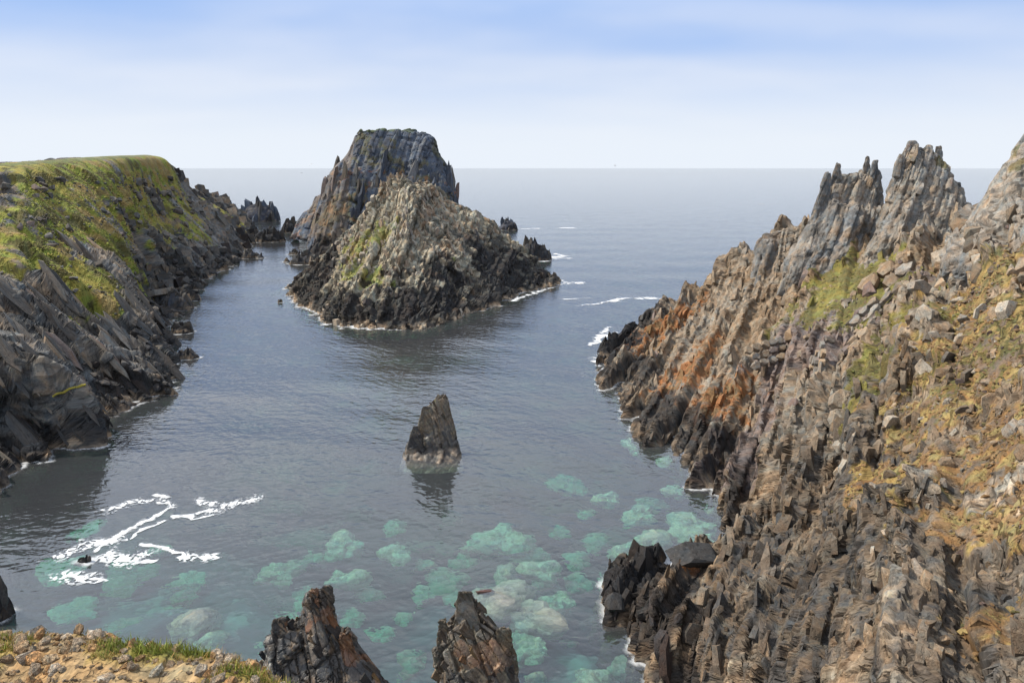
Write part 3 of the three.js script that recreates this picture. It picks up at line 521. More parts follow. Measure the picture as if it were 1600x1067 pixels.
  scatter(land, geo, { frame: fr, shapes: SLABS, loose: 0.22, out: -0.24, long: 3.0, slim: 0.6, seed: 51, count: 560, size: [6, 34], bias: 1.9, name: 'slab', rest: 'small_slabs', where: (x, y, z) => y > 0.3 && y < 27 && grass(x, y, z) < 0.2 && z > -150 });
  scatter(land, geo, { frame: frame(V(0.75, 0.35, 0.55), V(0.25, -0.95, 0.1)), shapes: BLADES, loose: 0.5, out: -0.1, seed: 52, count: 600, size: [5, 22], bias: 1.8, name: 'blade', rest: 'small_blades', where: (x, y, z) => y > 0.2 && y < 28 && grass(x, y, z) < 0.25 && z < -140 });
  scatter(land, geo, { frame: fr, shapes: BOULDERS, loose: 6, out: 0.1, seed: 53, count: 800, size: [4, 18], bias: 2, name: 'boulder', rest: 'small_boulders', low: -0.2, where: (x, y, z, r) => (y < 5 && z < -85 && z > -230) || (grass(x, y, z) > 0.1 && y < 28 && r() < 0.16), paint: (x, y, z, c, r) => { const k = 0.6 + r(); return y < 5 ? [0.055 * k, 0.053 * k, 0.055 * k] : [0.12 * k, 0.115 * k, 0.10 * k]; } });
  // ledge of yellow lichen
  const pts = [[84, 614], [95, 612], [104, 609], [112, 607], [119, 603], [131, 600]].map(([x, y]) => { const q = anchor(geo, x, y); return q.p.addScaledVector(q.n, 0.35); });
  const lg = new THREE.TubeGeometry(new THREE.CatmullRomCurve3(pts), 40, 0.13, 6); const lp = lg.attributes.position; for (let i = 0; i < lp.count; i++) lp.setY(i, lp.getY(i) + 0.08 * vn(lp.getX(i) * 3, 0, lp.getZ(i) * 3, 5));
  const ledge = shade(new THREE.Mesh(lg, new THREE.MeshStandardMaterial({ name: 'yellow_lichen', color: new THREE.Color(0.55, 0.45, 0.06), roughness: 1, bumpMap: turfBump }))); ledge.name = 'lichen_ledge'; ledge.userData.label = 'bright yellow lichen along a rock ledge'; land.add(ledge);
  // grass tussocks
  const blade = pieceShape(391, 0.7, 0.6, 0.7, 0.6), r = rng(57), list = [], p = geo.attributes.position;
  for (let k = 0; k < 140000 && list.length < 12000; k++) { const v = Math.floor(r() * p.count), x = p.getX(v), y = p.getY(v), z = p.getZ(v); if (grass(x, y, z) < 0.34 || y > 29) continue; list.push([x, y, z]); }
  const tus = new THREE.InstancedMesh(blade, new THREE.MeshStandardMaterial({ name: 'turf', color: 0xffffff, roughness: 1, bumpMap: turfBump, bumpScale: 0.1 }), list.length), cc = new THREE.Color();
  list.forEach(([x, y, z], i) => { const s = (0.08 + 0.20 * r() * r()) * (z < -160 ? 1.3 : 1), q = new THREE.Quaternion().setFromEuler(new THREE.Euler(r() - 0.5, r() * 6, r() - 0.5)), k = fbm(x / 3.5, y / 3.5, z / 3.5, 4, 83) + (r() - 0.5) * 0.3, b = k > 0.16 ? K.straw : k > 0 ? K.moss : k < -0.18 ? K.olive : K.grass, t = 0.75 + 0.5 * r(); tus.setMatrixAt(i, MX.compose(V(x, y, z), q, V(s * 1.5, s, s * 1.5))); tus.setColorAt(i, cc.setRGB(b[0] * t, b[1] * t, b[2] * t)); });
  stuff(tus, 'turf', '', '', land);
  log('left pieces');
}

// ================================================================== THE PYRAMID ISLAND
const upright = frame(V(0.90, 0.22, 0.22), V(-0.22, 0.95, 0.05));
{
  const W = (px, d, h) => atH(px, d, h);
  const cols = [
    [onSea(447, 462), at(478, 440, 168), at(520, 400, 171), at(563, 350, 174), at(610, 286, 176)],
    [onSea(488, 490), at(513, 455, 151), at(548, 410, 158), at(585, 350, 167), at(614, 283, 176)],
    [onSea(528, 509), at(550, 470, 139), at(578, 420, 149), at(602, 355, 161), at(620, 281, 175)],
    [onSea(580, 515), at(592, 475, 136), at(608, 420, 147), at(620, 352, 160), at(626, 282, 175)],
    [onSea(660, 513), at(658, 475, 138), at(650, 420, 148), at(645, 352, 161), at(634, 284, 175)],
    [onSea(715, 497), at(708, 465, 146), at(692, 418, 153), at(672, 355, 164), at(642, 288, 176)],
    [onSea(780, 473), at(765, 448, 160), at(735, 410, 164), at(700, 360, 170), at(652, 292, 177)],
    [onSea(840, 452), at(820, 432, 177), at(785, 400, 179), at(735, 355, 180), at(662, 297, 178)],
    [onSea(874, 443), at(848, 420, 190), at(808, 385, 190), at(755, 345, 186), at(668, 301, 180)],
    [W(825, 215, 0), W(785, 208, 7), W(745, 200, 14), W(705, 190, 21), W(660, 183, 26)],
    [W(700, 230, 0), W(690, 220, 8), W(670, 205, 16), W(650, 195, 22), W(638, 185, 27)],
    [W(560, 222, 0), W(570, 213, 8), W(590, 202, 15), W(605, 192, 21), W(620, 184, 27)],
    [W(470, 190, 0), W(500, 187, 6), W(540, 185, 13), W(580, 182, 20), W(612, 180, 27)],
  ];
  const mid = onSea(650, 455), ctrl = cols.map((c) => { const foot = c[0].clone(); foot.x += (foot.x - mid.x) * 0.08; foot.z += (foot.z - mid.z) * 0.08; foot.y = -6; const tip = at(622, 279, 178); return [foot, ...c, c[4].clone().lerp(tip, 0.85)]; });
  const moss = patches([[at(575, 400, 160), 9], [at(560, 430, 152), 6, 0.9], [at(600, 370, 162), 8, 0.9], [at(590, 440, 146), 6, 0.7], [at(560, 385, 168), 8, 0.7], [at(700, 400, 158), 5, 0.4]], 2.2, 91);
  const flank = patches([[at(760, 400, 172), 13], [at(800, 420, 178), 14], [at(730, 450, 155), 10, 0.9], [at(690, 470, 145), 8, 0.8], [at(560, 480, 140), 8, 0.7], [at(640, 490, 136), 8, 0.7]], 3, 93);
  const colour = rockColours({
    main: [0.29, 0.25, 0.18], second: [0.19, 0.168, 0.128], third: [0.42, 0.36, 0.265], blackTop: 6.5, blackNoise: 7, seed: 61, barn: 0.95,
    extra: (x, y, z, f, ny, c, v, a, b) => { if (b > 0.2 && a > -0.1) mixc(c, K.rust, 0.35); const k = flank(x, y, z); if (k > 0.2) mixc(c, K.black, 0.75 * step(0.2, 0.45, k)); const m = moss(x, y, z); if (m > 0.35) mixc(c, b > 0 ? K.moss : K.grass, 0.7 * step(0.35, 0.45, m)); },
  });
  const field = rockField(upright, [[4.2, 26, 9, 1.5, , 0.7], [1.3, 9, 3.0, 0.8, , 0.7], [0.75, 3.6, 1.6, 0.5, , 0.4]], 500);
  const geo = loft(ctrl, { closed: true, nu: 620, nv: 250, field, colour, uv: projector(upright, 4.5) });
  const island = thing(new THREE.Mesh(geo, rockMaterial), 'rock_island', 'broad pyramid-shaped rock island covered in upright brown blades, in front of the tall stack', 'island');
  const b = { frame: upright, seed: 62, name: 'blade', rest: 'small_blades' };
  scatter(island, geo, { ...b, shapes: BLADES, loose: 0.45, out: -0.3, long: 1.2, count: 1000, size: [4, 20], bias: 1.7, where: (x, y, z) => y > 0.3 && moss(x, y, z) < 0.2 });
  scatter(island, geo, { ...b, seed: 63, shapes: SLABS, loose: 6, out: 0.15, count: 110, size: [6, 18], keep: 110, name: 'loose_slab', where: (x, y, z) => y > 9 && moss(x, y, z) > -0.3, paint: (x, y, z, c, r) => { const k = 0.8 + 0.5 * r(); return [0.27 * k, 0.24 * k, 0.18 * k]; } });
  scatter(island, geo, { ...b, seed: 64, frame: frame(V(0.8, 0.3, 0.5), V(-0.3, 0.9, 0.2)), shapes: SLABS, loose: 0.5, out: -0.2, count: 160, size: [6, 24], bias: 2, name: 'slab', rest: 'small_slabs', where: (x, y, z) => y < 9 });
  log('island');
}

// ================================================================== THE TALL STACK BEHIND IT
{
  const colour = rockColours({
    main: [0.105, 0.12, 0.15], second: [0.066, 0.072, 0.088], third: [0.18, 0.175, 0.155], blackTop: 4, blackNoise: 4, seed: 71, barn: 0.3,
    extra: (x, y, z, f, ny, c, v, a, b) => { if (a > 0.12 && b > 0.0) mixc(c, K.olive, 0.55); if (b > 0.24 && y < 30) mixc(c, K.rust, 0.45); if (y > 43 + 2 * b) mixc(c, [0.07, 0.09, 0.03], 0.7); if (x < -58 && a > -0.2) mixc(c, K.tan, 0.4); },
  });
  const fr = frame(V(0.97, -0.12, 0.2), V(0.16, 0.98, 0.05)), field = rockField(fr, [[6, 60, 16, 2.0], [2.0, 26, 6, 1.0], [0.7, 7, 2.2, 0.40]], 600);
  const ctrl = ringLoft([[470, 740, 412, 262, 0.85], [484, 726, 396, 266, 0.85], [489, 720, 372, 268, 0.82], [494, 714, 340, 270, 0.8], [503, 709, 308, 271, 0.78], [514, 701, 274, 272, 0.75], [540, 690, 245, 273, 0.7], [550, 680, 224, 274, 0.68], [555, 672, 212, 275, 0.66], [558, 667, 206, 275, 0.64], [563, 660, 203, 275.5, 0.6]], 16, 3.2);
  const geo = loft(ctrl, { closed: true, nu: 330, nv: 210, field, colour, uv: projector(fr, 6) });
  const s = thing(new THREE.Mesh(geo, rockMaterial), 'sea_stack', 'tall blue-grey flat-topped sea stack with vertical ribs, standing behind the pyramid island', 'sea stack');
  scatter(s, geo, { frame: fr, shapes: BLADES, loose: 0.12, out: -0.3, seed: 72, count: 130, size: [8, 44], bias: 2, long: 1.5, name: 'rib', rest: 'small_ribs', where: (x, y, z) => y > 1 && y < 30 });
  const lo = ringLoft([[458, 540, 372, 300, 0.9], [464, 538, 356, 303, 0.9], [474, 534, 338, 304, 0.85], [487, 528, 322, 305, 0.8], [497, 522, 306, 306, 0.6]], 12, 2.2);
  const g2 = loft(lo, { closed: true, nu: 120, nv: 80, field, colour, uv: projector(fr, 6) });
  const sh = shade(new THREE.Mesh(g2, rockMaterial)); sh.name = 'shoulder'; sh.userData.label = 'brown rounded shoulder on the left of the stack'; s.add(sh);
  log('stack');
}

// ================================================================== ROCKS STANDING IN THE WATER
function smallField(fr, k, seed) { return rockField(fr, [[2.2 * k, 9 * k, 5 * k, 1.1 * k], [0.7 * k, 3 * k, 1.7 * k, 0.42 * k], [0.24 * k, 1.1 * k, 0.7 * k, 0.12 * k]], seed); }
// one jagged rock: a broken core and the blades that stand out of it
function rock(name, label, category, group, rings, { lean = V(0.9, 0.1, 0.4), dip = V(0.2, 0.97, 0), k = 1, seed, pal, nu = 70, nv = 44, blades = [], scatterN = 24, size = [6, 20], mat = rockMaterial, power = 2.3, uvs = 3 }) {
  const fr = frame(lean, dip), geo = loft(ringLoft(rings, 12, power), { closed: true, nu, nv, field: smallField(fr, k, seed), colour: rockColours({ seed, ...pal }), uv: projector(fr, uvs) });
  const o = thing(new THREE.Mesh(geo, mat), name, label, category, group), r = rng(seed);
  for (const [x0, y0, x1, y1, w, d, c = pal.main, th = 0.6] of blades) { const a = at(x0, y0, d), b = at(x1, y1, d), L = a.distanceTo(b), m = new THREE.Mesh(BLADES[Math.floor(r() * 10)], tone(c)); m.name = 'blade'; m.position.copy(a).lerp(b, 0.5); m.quaternion.setFromUnitVectors(V(0, 1, 0), b.clone().sub(a).normalize()).multiply(Q.setFromEuler(new THREE.Euler(0, (r() - 0.5) * 0.5, 0))); m.scale.set(w * pxAt(a) * 0.85, L * 0.52, w * pxAt(a) * th * 3); o.add(shade(m)); }
  if (scatterN) scatter(o, geo, { frame: fr, shapes: BLADES, loose: 0.35, out: -0.2, long: 1.4, seed: seed + 1, count: scatterN, size, bias: 1.5, name: 'blade', keep: 300, where: (x, y) => y > 0.1 });
  return o;
}
function fin(parent, [l0, r0, y0], [l1, r1, y1], d, dep, pal, fr, k, seed, lean = 0, name = 'fin') {   // a standing plate of rock
  const rings = []; for (let i = 0; i <= 6; i++) { const t = i / 6, e = t ** 1.15; rings.push([lerp(l0, l1, e), lerp(r0, r1, t ** 0.9), lerp(y0, y1, t), d + lean * t, dep * (1 - 0.55 * t)]); }
  const g = loft(ringLoft(rings, 12, 3.2), { closed: true, nu: 110, nv: 100, field: smallField(fr, k, seed), colour: rockColours({ seed, ...pal }), uv: projector(fr, 2) });
  const m = shade(new THREE.Mesh(g, parent.material)); m.name = name; parent.add(m);
}
const seaRing = (l, r, y, dep = 0.8) => { const p = onSea((l + r) / 2, y); return [l, r, y, -p.z, dep]; };
function skerry(label, l, r, base, peaks, seed, group = 'skerries off the headlands', dep = 0.6, blue = 0) {
  const d0 = -onSea((l + r) / 2, base).z, w = r - l, D = d0 + w * d0 / F * dep * 0.5, top = Math.min(...peaks.map((p) => p[1])), H = base - top;
  const rings = [[l - w * 0.06, r + w * 0.06, base + 0.12 * H, D, dep], [l, r, base - 0.08 * H, D, dep], [l + w * 0.10, r - w * 0.08, base - 0.32 * H, D, dep], [l + w * 0.24, r - w * 0.22, base - 0.56 * H, D, dep * 0.8], [l + w * 0.38, r - w * 0.36, base - 0.66 * H, D, dep * 0.6]];
  return rock('skerry', label, 'sea rock', group, rings, { k: Math.max(0.25, w * d0 / F / 14), seed, pal: { main: [0.058 + 0.012 * blue, 0.058 + 0.015 * blue, 0.062 + 0.03 * blue], second: [0.034, 0.034, 0.038], third: [0.105, 0.092, 0.078], blackTop: 2, blackNoise: 3, barn: 0.4 }, blades: peaks.map(([x, y, bw]) => [x + bw * 0.25, base - 0.05 * H, x, y, bw * 0.62, D, [0.055 + 0.012 * blue, 0.056 + 0.014 * blue, 0.062 + 0.03 * blue], 0.5]), nu: 60, nv: 36, scatterN: 16, size: [Math.max(4, w * 0.12), Math.max(6, w * 0.35)] });
}
skerry('jagged blue-black double-peaked skerry in the channel beyond the left headland', 374, 436, 346, [[388, 308, 22], [380, 318, 14], [402, 305, 16], [413, 312, 16], [424, 312, 14], [431, 320, 12], [397, 322, 30]], 1001, undefined, 0.6, 1);
skerry('dark pointed skerry between the double-peaked skerry and the stack', 437, 464, 364, [[446, 341, 14], [455, 338, 14], [459, 346, 12]], 1002);
skerry('long low dark skerry lying beside the end of the left headland', 392, 446, 379, [[401, 367, 16], [414, 359, 18], [426, 354, 18], [436, 360, 16]], 1003);
skerry('black rock awash left of the foot of the stack, largest of its cluster', 449, 500, 414, [[462, 398, 18], [474, 391, 20], [487, 393, 20]], 1004);
skerry('small black rock just above the cluster left of the stack', 450, 468, 398, [[458, 389, 10]], 1005, undefined, 0.8);
skerry('tiny low rock leftmost of the cluster beside the stack', 442, 453, 410, [[447, 404, 7]], 1006, undefined, 0.8);
skerry('twin-pointed dark skerry in open water right of the stack', 778, 809, 360, [[784, 337, 12], [792, 342, 14], [800, 340, 12], [804, 346, 10]], 1007, undefined, 0.6, 1);
skerry('dark wedge skerry sloping right into the surf behind the island', 806, 864, 408, [[818, 366, 22], [830, 372, 24], [843, 384, 24], [853, 394, 18]], 1008);
skerry('tiny dark fin rising behind the right shoulder of the island', 708, 722, 318 + 22, [[712, 308, 8]], 1009, undefined, 0.6);
skerry('two-pixel black dot of rock in the channel left of the island', 434, 441, 473, [[437, 468, 6]], 1010, undefined, 0.8);
skerry('low flat black reef at the foot of the left headland', 278, 322, 447, [[292, 436, 16], [305, 434, 18], [315, 439, 14]], 1011, 'rocks along the foot of the left headland', 0.5);
skerry('tan-topped boulder nearest the left headland\'s middle cove', 262, 302, 522, [[274, 502, 20], [288, 503, 22]], 1012, 'rocks along the foot of the left headland', 0.7);
skerry('dark rounded boulder standing alone off the left headland', 273, 310, 563, [[284, 545, 18], [296, 543, 20], [303, 549, 14]], 1013, 'rocks along the foot of the left headland', 0.7);
skerry('black ragged rock mass on the shore below the grassy slope', 236, 302, 487, [[252, 458, 26], [270, 448, 28], [288, 455, 24]], 1014, 'rocks along the foot of the left headland', 0.7);
skerry('low black spur at the tip of the left headland', 372, 412, 404, [[384, 392, 16], [398, 394, 16]], 1015, 'rocks along the foot of the left headland', 0.5);
skerry('small wet rock breaking the surface near the foam streak', 116, 141, 882, [[136, 868, 10], [125, 874, 9]], 1016, 'rocks awash in the cove', 0.7);
skerry('dark rock cut by the left edge of the picture above the stony ledge', -40, 14, 978, [[-20, 880, 30], [2, 893, 18]], 1017, 'rocks awash in the cove', 0.8);
{ const m = new THREE.Mesh(SLABS[4], tone([0.17, 0.165, 0.165])); m.position.copy(at(246, 459, 150)); m.rotation.set(1.15, 0.3, 1.25); m.scale.set(2.0, 3.3, 3.4); thing(m, 'boulder', 'big pale grey slab boulder lying on the black shore rocks', 'boulder'); }
{
  const pal = { main: [0.13, 0.10, 0.068], second: [0.062, 0.053, 0.046], third: [0.23, 0.175, 0.11], blackTop: 1.8, blackNoise: 1.8, barn: 0.4, extra: (x, y, z, f, ny, c, v, a, b) => { if (y > 5.7 && b > -0.1) mixc(c, K.moss, 0.6); } };
  const lean = V(0.72, 0.42, 0.45), dip = V(0.45, -0.85, 0.1), fr = frame(lean, dip);
  const o = rock('sea_rock', 'lone fin-shaped rock standing in the middle of the cove', 'sea rock', undefined, [[622, 724, 742, 67.5, 0.4], [631, 719, 704, 70.2, 0.4], [639, 716, 688, 70.6, 0.38], [652, 710, 666, 70.9, 0.36], [666, 703, 643, 71.1, 0.33], [677, 699, 626, 71.2, 0.3], [682, 695, 617, 71.3, 0.28]], { k: 0.24, seed: 1101, nu: 190, nv: 130, power: 2.3, lean, dip, pal, scatterN: 14, size: [6, 16], mat: wetRockMaterial });
  fin(o, [638, 692, 722], [660, 671, 636], 70.3, 0.3, pal, fr, 0.16, 1112);
  fin(o, [629, 670, 722], [645, 654, 666], 69.6, 0.3, pal, fr, 0.15, 1113);
}
{
  const pal = { main: [0.065, 0.050, 0.038], second: [0.030, 0.027, 0.025], third: [0.19, 0.13, 0.075], blackTop: 1.2, blackNoise: 3, barn: 0.3, extra: (x, y, z, f, ny, c, v, a, b) => { if (b > 0.16) mixc(c, K.rust, 0.4); if (b < -0.26) mixc(c, K.pale, 0.5); } };
  const lean = V(0.72, 0.58, 0.32), dip = V(0.55, -0.8, 0.1), fr = frame(lean, dip);
  const o = rock('sea_rock', 'near black and rust rock with ragged crest beside the stony ledge', 'sea rock', undefined, [[372, 650, 1190, 29.5, 0.7], [388, 618, 1110, 31.5, 0.65], [400, 588, 1064, 32.5, 0.6], [406, 568, 1032, 33, 0.55], [412, 552, 1006, 33.3, 0.5], [430, 540, 984, 33.5, 0.45], [456, 526, 962, 33.7, 0.4], [478, 520, 942, 33.9, 0.35], [486, 514, 932, 34, 0.3]], { k: 0.55, seed: 1102, nu: 260, nv: 170, power: 2.5, lean, dip, pal, scatterN: 60, size: [6, 24], mat: wetRockMaterial });
  fin(o, [466, 520, 1030], [483, 498, 921], 33.8, 0.4, pal, fr, 0.3, 1121); fin(o, [496, 540, 1030], [502, 518, 917], 34, 0.4, pal, fr, 0.3, 1122); fin(o, [416, 470, 1050], [426, 446, 967], 33.0, 0.4, pal, fr, 0.3, 1123); fin(o, [522, 580, 1070], [530, 546, 983], 33.0, 0.4, pal, fr, 0.3, 1124);
}
{
  const pal = { main: [0.125, 0.096, 0.06], second: [0.06, 0.05, 0.04], third: [0.20, 0.15, 0.09], blackTop: 0.4, blackNoise: 2, barn: 0.3, extra: (x, y, z, f, ny, c, v, a, b) => { if (b > 0.22) mixc(c, K.rust, 0.3); if (b < -0.3) mixc(c, K.pale, 0.35); } };
  const lean = V(0.70, 0.60, 0.35), dip = V(0.6, -0.78, 0.1), fr = frame(lean, dip);
  const o = rock('sea_rock', 'near brown rock split by long cracks, standing in turquoise shallows', 'sea rock', undefined, [[664, 836, 1150, 33, 0.7], [674, 822, 1090, 34.5, 0.65], [682, 811, 1056, 35.6, 0.6], [685, 804, 1020, 36.1, 0.55], [690, 784, 990, 36.4, 0.5], [704, 764, 966, 36.7, 0.45], [714, 752, 946, 36.9, 0.4], [722, 744, 934, 37, 0.35]], { k: 0.55, seed: 1103, nu: 260, nv: 170, power: 2.5, lean, dip, pal, scatterN: 40, size: [6, 22], mat: wetRockMaterial });
  fin(o, [700, 772, 1060], [715, 738, 925], 36.4, 0.35, pal, fr, 0.22, 1131); fin(o, [680, 716, 1050], [684, 698, 968], 36.2, 0.4, pal, fr, 0.28, 1133); fin(o, [762, 812, 1070], [776, 796, 984], 35.9, 0.4, pal, fr, 0.28, 1134);
}
{ const m = new THREE.Mesh(BOULDERS[5], tone([0.09, 0.045, 0.035], 0.55)); m.position.copy(onSea(757, 925)).setY(-0.05); m.rotation.set(0.1, 0.35, -0.1); m.scale.set(0.85, 0.35, 0.45); thing(m, 'boulder', 'small red-brown boulder just breaking the surface behind the near brown rock', 'boulder'); }
log('sea rocks');

// ================================================================== BOULDERS UNDER WATER
{
  const list = [[297, 962, 62, 0.5], [785, 832, 70, 0.9], [848, 888, 62, 0.8], [833, 952, 78, 0.15], [770, 925, 90, 0.15], [788, 892, 50, 0.9], [870, 935, 60, 0.9], [530, 895, 62, 0.9], [532, 843, 62, 0.9], [610, 856, 46, 1.0], [605, 818, 38, 1.2], [425, 886, 48, 1.0], [465, 870, 40, 1.5], [728, 853, 24, 1.0], [840, 865, 48, 1.3], [940, 845, 50, 1.3], [1003, 797, 52, 0.8], [955, 775, 38, 1.0], [888, 750, 56, 1.2], [1030, 782, 48, 1.2], [1030, 840, 60, 0.8], [1085, 815, 60, 0.6], [990, 860, 50, 0.9], [810, 1002, 46, 0.9], [840, 1010, 40, 0.9], [838, 1058, 38, 0.7], [690, 905, 50, 1.4], [650, 880, 34, 1.6], [655, 925, 40, 1.5], [632, 1030, 56, 1.2], [560, 925, 44, 1.5], [455, 935, 46, 1.4], [420, 965, 36, 1.5], [255, 905, 44, 1.5], [225, 965, 56, 1.5], [310, 1000, 52, 1.1], [385, 1000, 60, 1.4], [90, 830, 46, 1.4], [60, 960, 46, 1.5], [130, 985, 44, 1.6], [905, 870, 36, 1.4], [912, 905, 40, 1.2], [960, 905, 40, 1.3], [880, 1015, 46, 1.2], [925, 1050, 60, 0.6], [985, 1040, 50, 0.9], [720, 875, 30, 1.5], [760, 860, 26, 1.5], [575, 990, 44, 1.7], [530, 965, 36, 1.8], [990, 690, 40, 0.8], [1050, 715, 36, 0.6], [1110, 840, 50, 0.6], [1125, 790, 36, 0.6], [880, 830, 34, 1.5], [925, 800, 36, 1.5], [620, 965, 30, 1.8], [255, 930, 34, 1.7], [1060, 760, 36, 0.9], [820, 915, 34, 1.3], [700, 940, 40, 1.7], [150, 900, 60, 1.7], [200, 860, 36, 1.8], [45, 890, 50, 1.6]];
  const named = { 0: 'largest pale submerged boulder in the left of the cove, above the stony ledge', 3: 'broad tan submerged boulder right of the near brown rock', 4: 'tan submerged boulder under the small red-brown one', 1: 'pale turquoise submerged boulder below the lone rock, furthest out of the big ones' };
  const mat = new THREE.MeshStandardMaterial({ name: 'algae_boulder', color: new THREE.Color(0.50, 0.50, 0.31), map: rockColour, roughness: 1 }), tan = new THREE.MeshStandardMaterial({ name: 'tan_boulder', color: new THREE.Color(0.48, 0.39, 0.26), map: rockColour, roughness: 1 });
  const mats = [mat, mat.clone(), mat.clone()]; mats[1].color.setRGB(0.34, 0.37, 0.22); mats[2].color.setRGB(0.60, 0.55, 0.34);
  const ball = Array.from({ length: 5 }, (_, k) => { const g = new THREE.IcosahedronGeometry(1, 6), p = g.attributes.position; for (let i = 0; i < p.count; i++) { const x = p.getX(i), y = p.getY(i), z = p.getZ(i), s = 1 + 1.15 * fbm(x * 1.1 + k * 7, y * 1.1, z * 1.1, 5, 7); p.setXYZ(i, x * s, y * s, z * s); } g.computeVertexNormals(); return g; });
  // which one is which: by the nearest landmark, the side of it, and how near
  const marks = [['the lone rock', 674, 700], ['the near brown rock', 745, 1000], ['the near black and rust rock', 490, 1010], ['the white foam streaks', 230, 830], ['the stony ledge', 200, 1040], ['the foot of the right cliff', 1110, 790]], order = ['nearest', 'second nearest', 'third nearest', 'fourth nearest', 'fifth nearest', 'sixth nearest', 'seventh nearest', 'eighth nearest', 'ninth nearest', 'tenth nearest', 'eleventh nearest', 'twelfth nearest', 'thirteenth nearest', 'fourteenth nearest'], sides = new Map();
  const told = list.map(([px, py], i) => { const m = marks.map(([n, x, y]) => [Math.hypot(px - x, (py - y) * 1.3), n, x, y]).sort((a, b) => a[0] - b[0])[0], dx = px - m[2], dy = py - m[3], side = Math.abs(dx) > Math.abs(dy) ? (dx > 0 ? 'right of' : 'left of') : (dy > 0 ? 'below' : 'above'), key = side + ' ' + m[1]; if (!sides.has(key)) sides.set(key, []); sides.get(key).push([m[0], i]); return key; });
  for (const l of sides.values()) l.sort((a, b) => a[0] - b[0]);
  const which = (i) => 'turquoise submerged boulder ' + told[i] + ', ' + order[Math.min(13, sides.get(told[i]).findIndex((q) => q[1] === i))] + ' to it';
  list.forEach(([px, py, w, deep], i) => {
    deep += deep > 1.15 ? 0.8 : 0; const r = rng(2000 + i), p = onSea(px, py), half = w * pxAt(p) * 0.46, bed = -6.5, top = -0.25 - deep * 2.2, h = Math.max(0.6, Math.min(half * 1.1, (top - bed) * 0.5));
    const m = new THREE.Mesh(ball[i % 5], i === 3 || i === 4 || i === 0 ? tan : mats[Math.floor(r() * 3)]); m.position.set(p.x * 1.0, top - h, p.z - deep * 1.5); m.rotation.y = r() * 6.28; m.scale.set(half * (0.9 + 0.3 * r()), h, half * (0.8 + 0.5 * r()));
    thing(m, 'submerged_boulder', named[i] ?? which(i), 'boulder', 'boulders under water in the cove');
  });
}

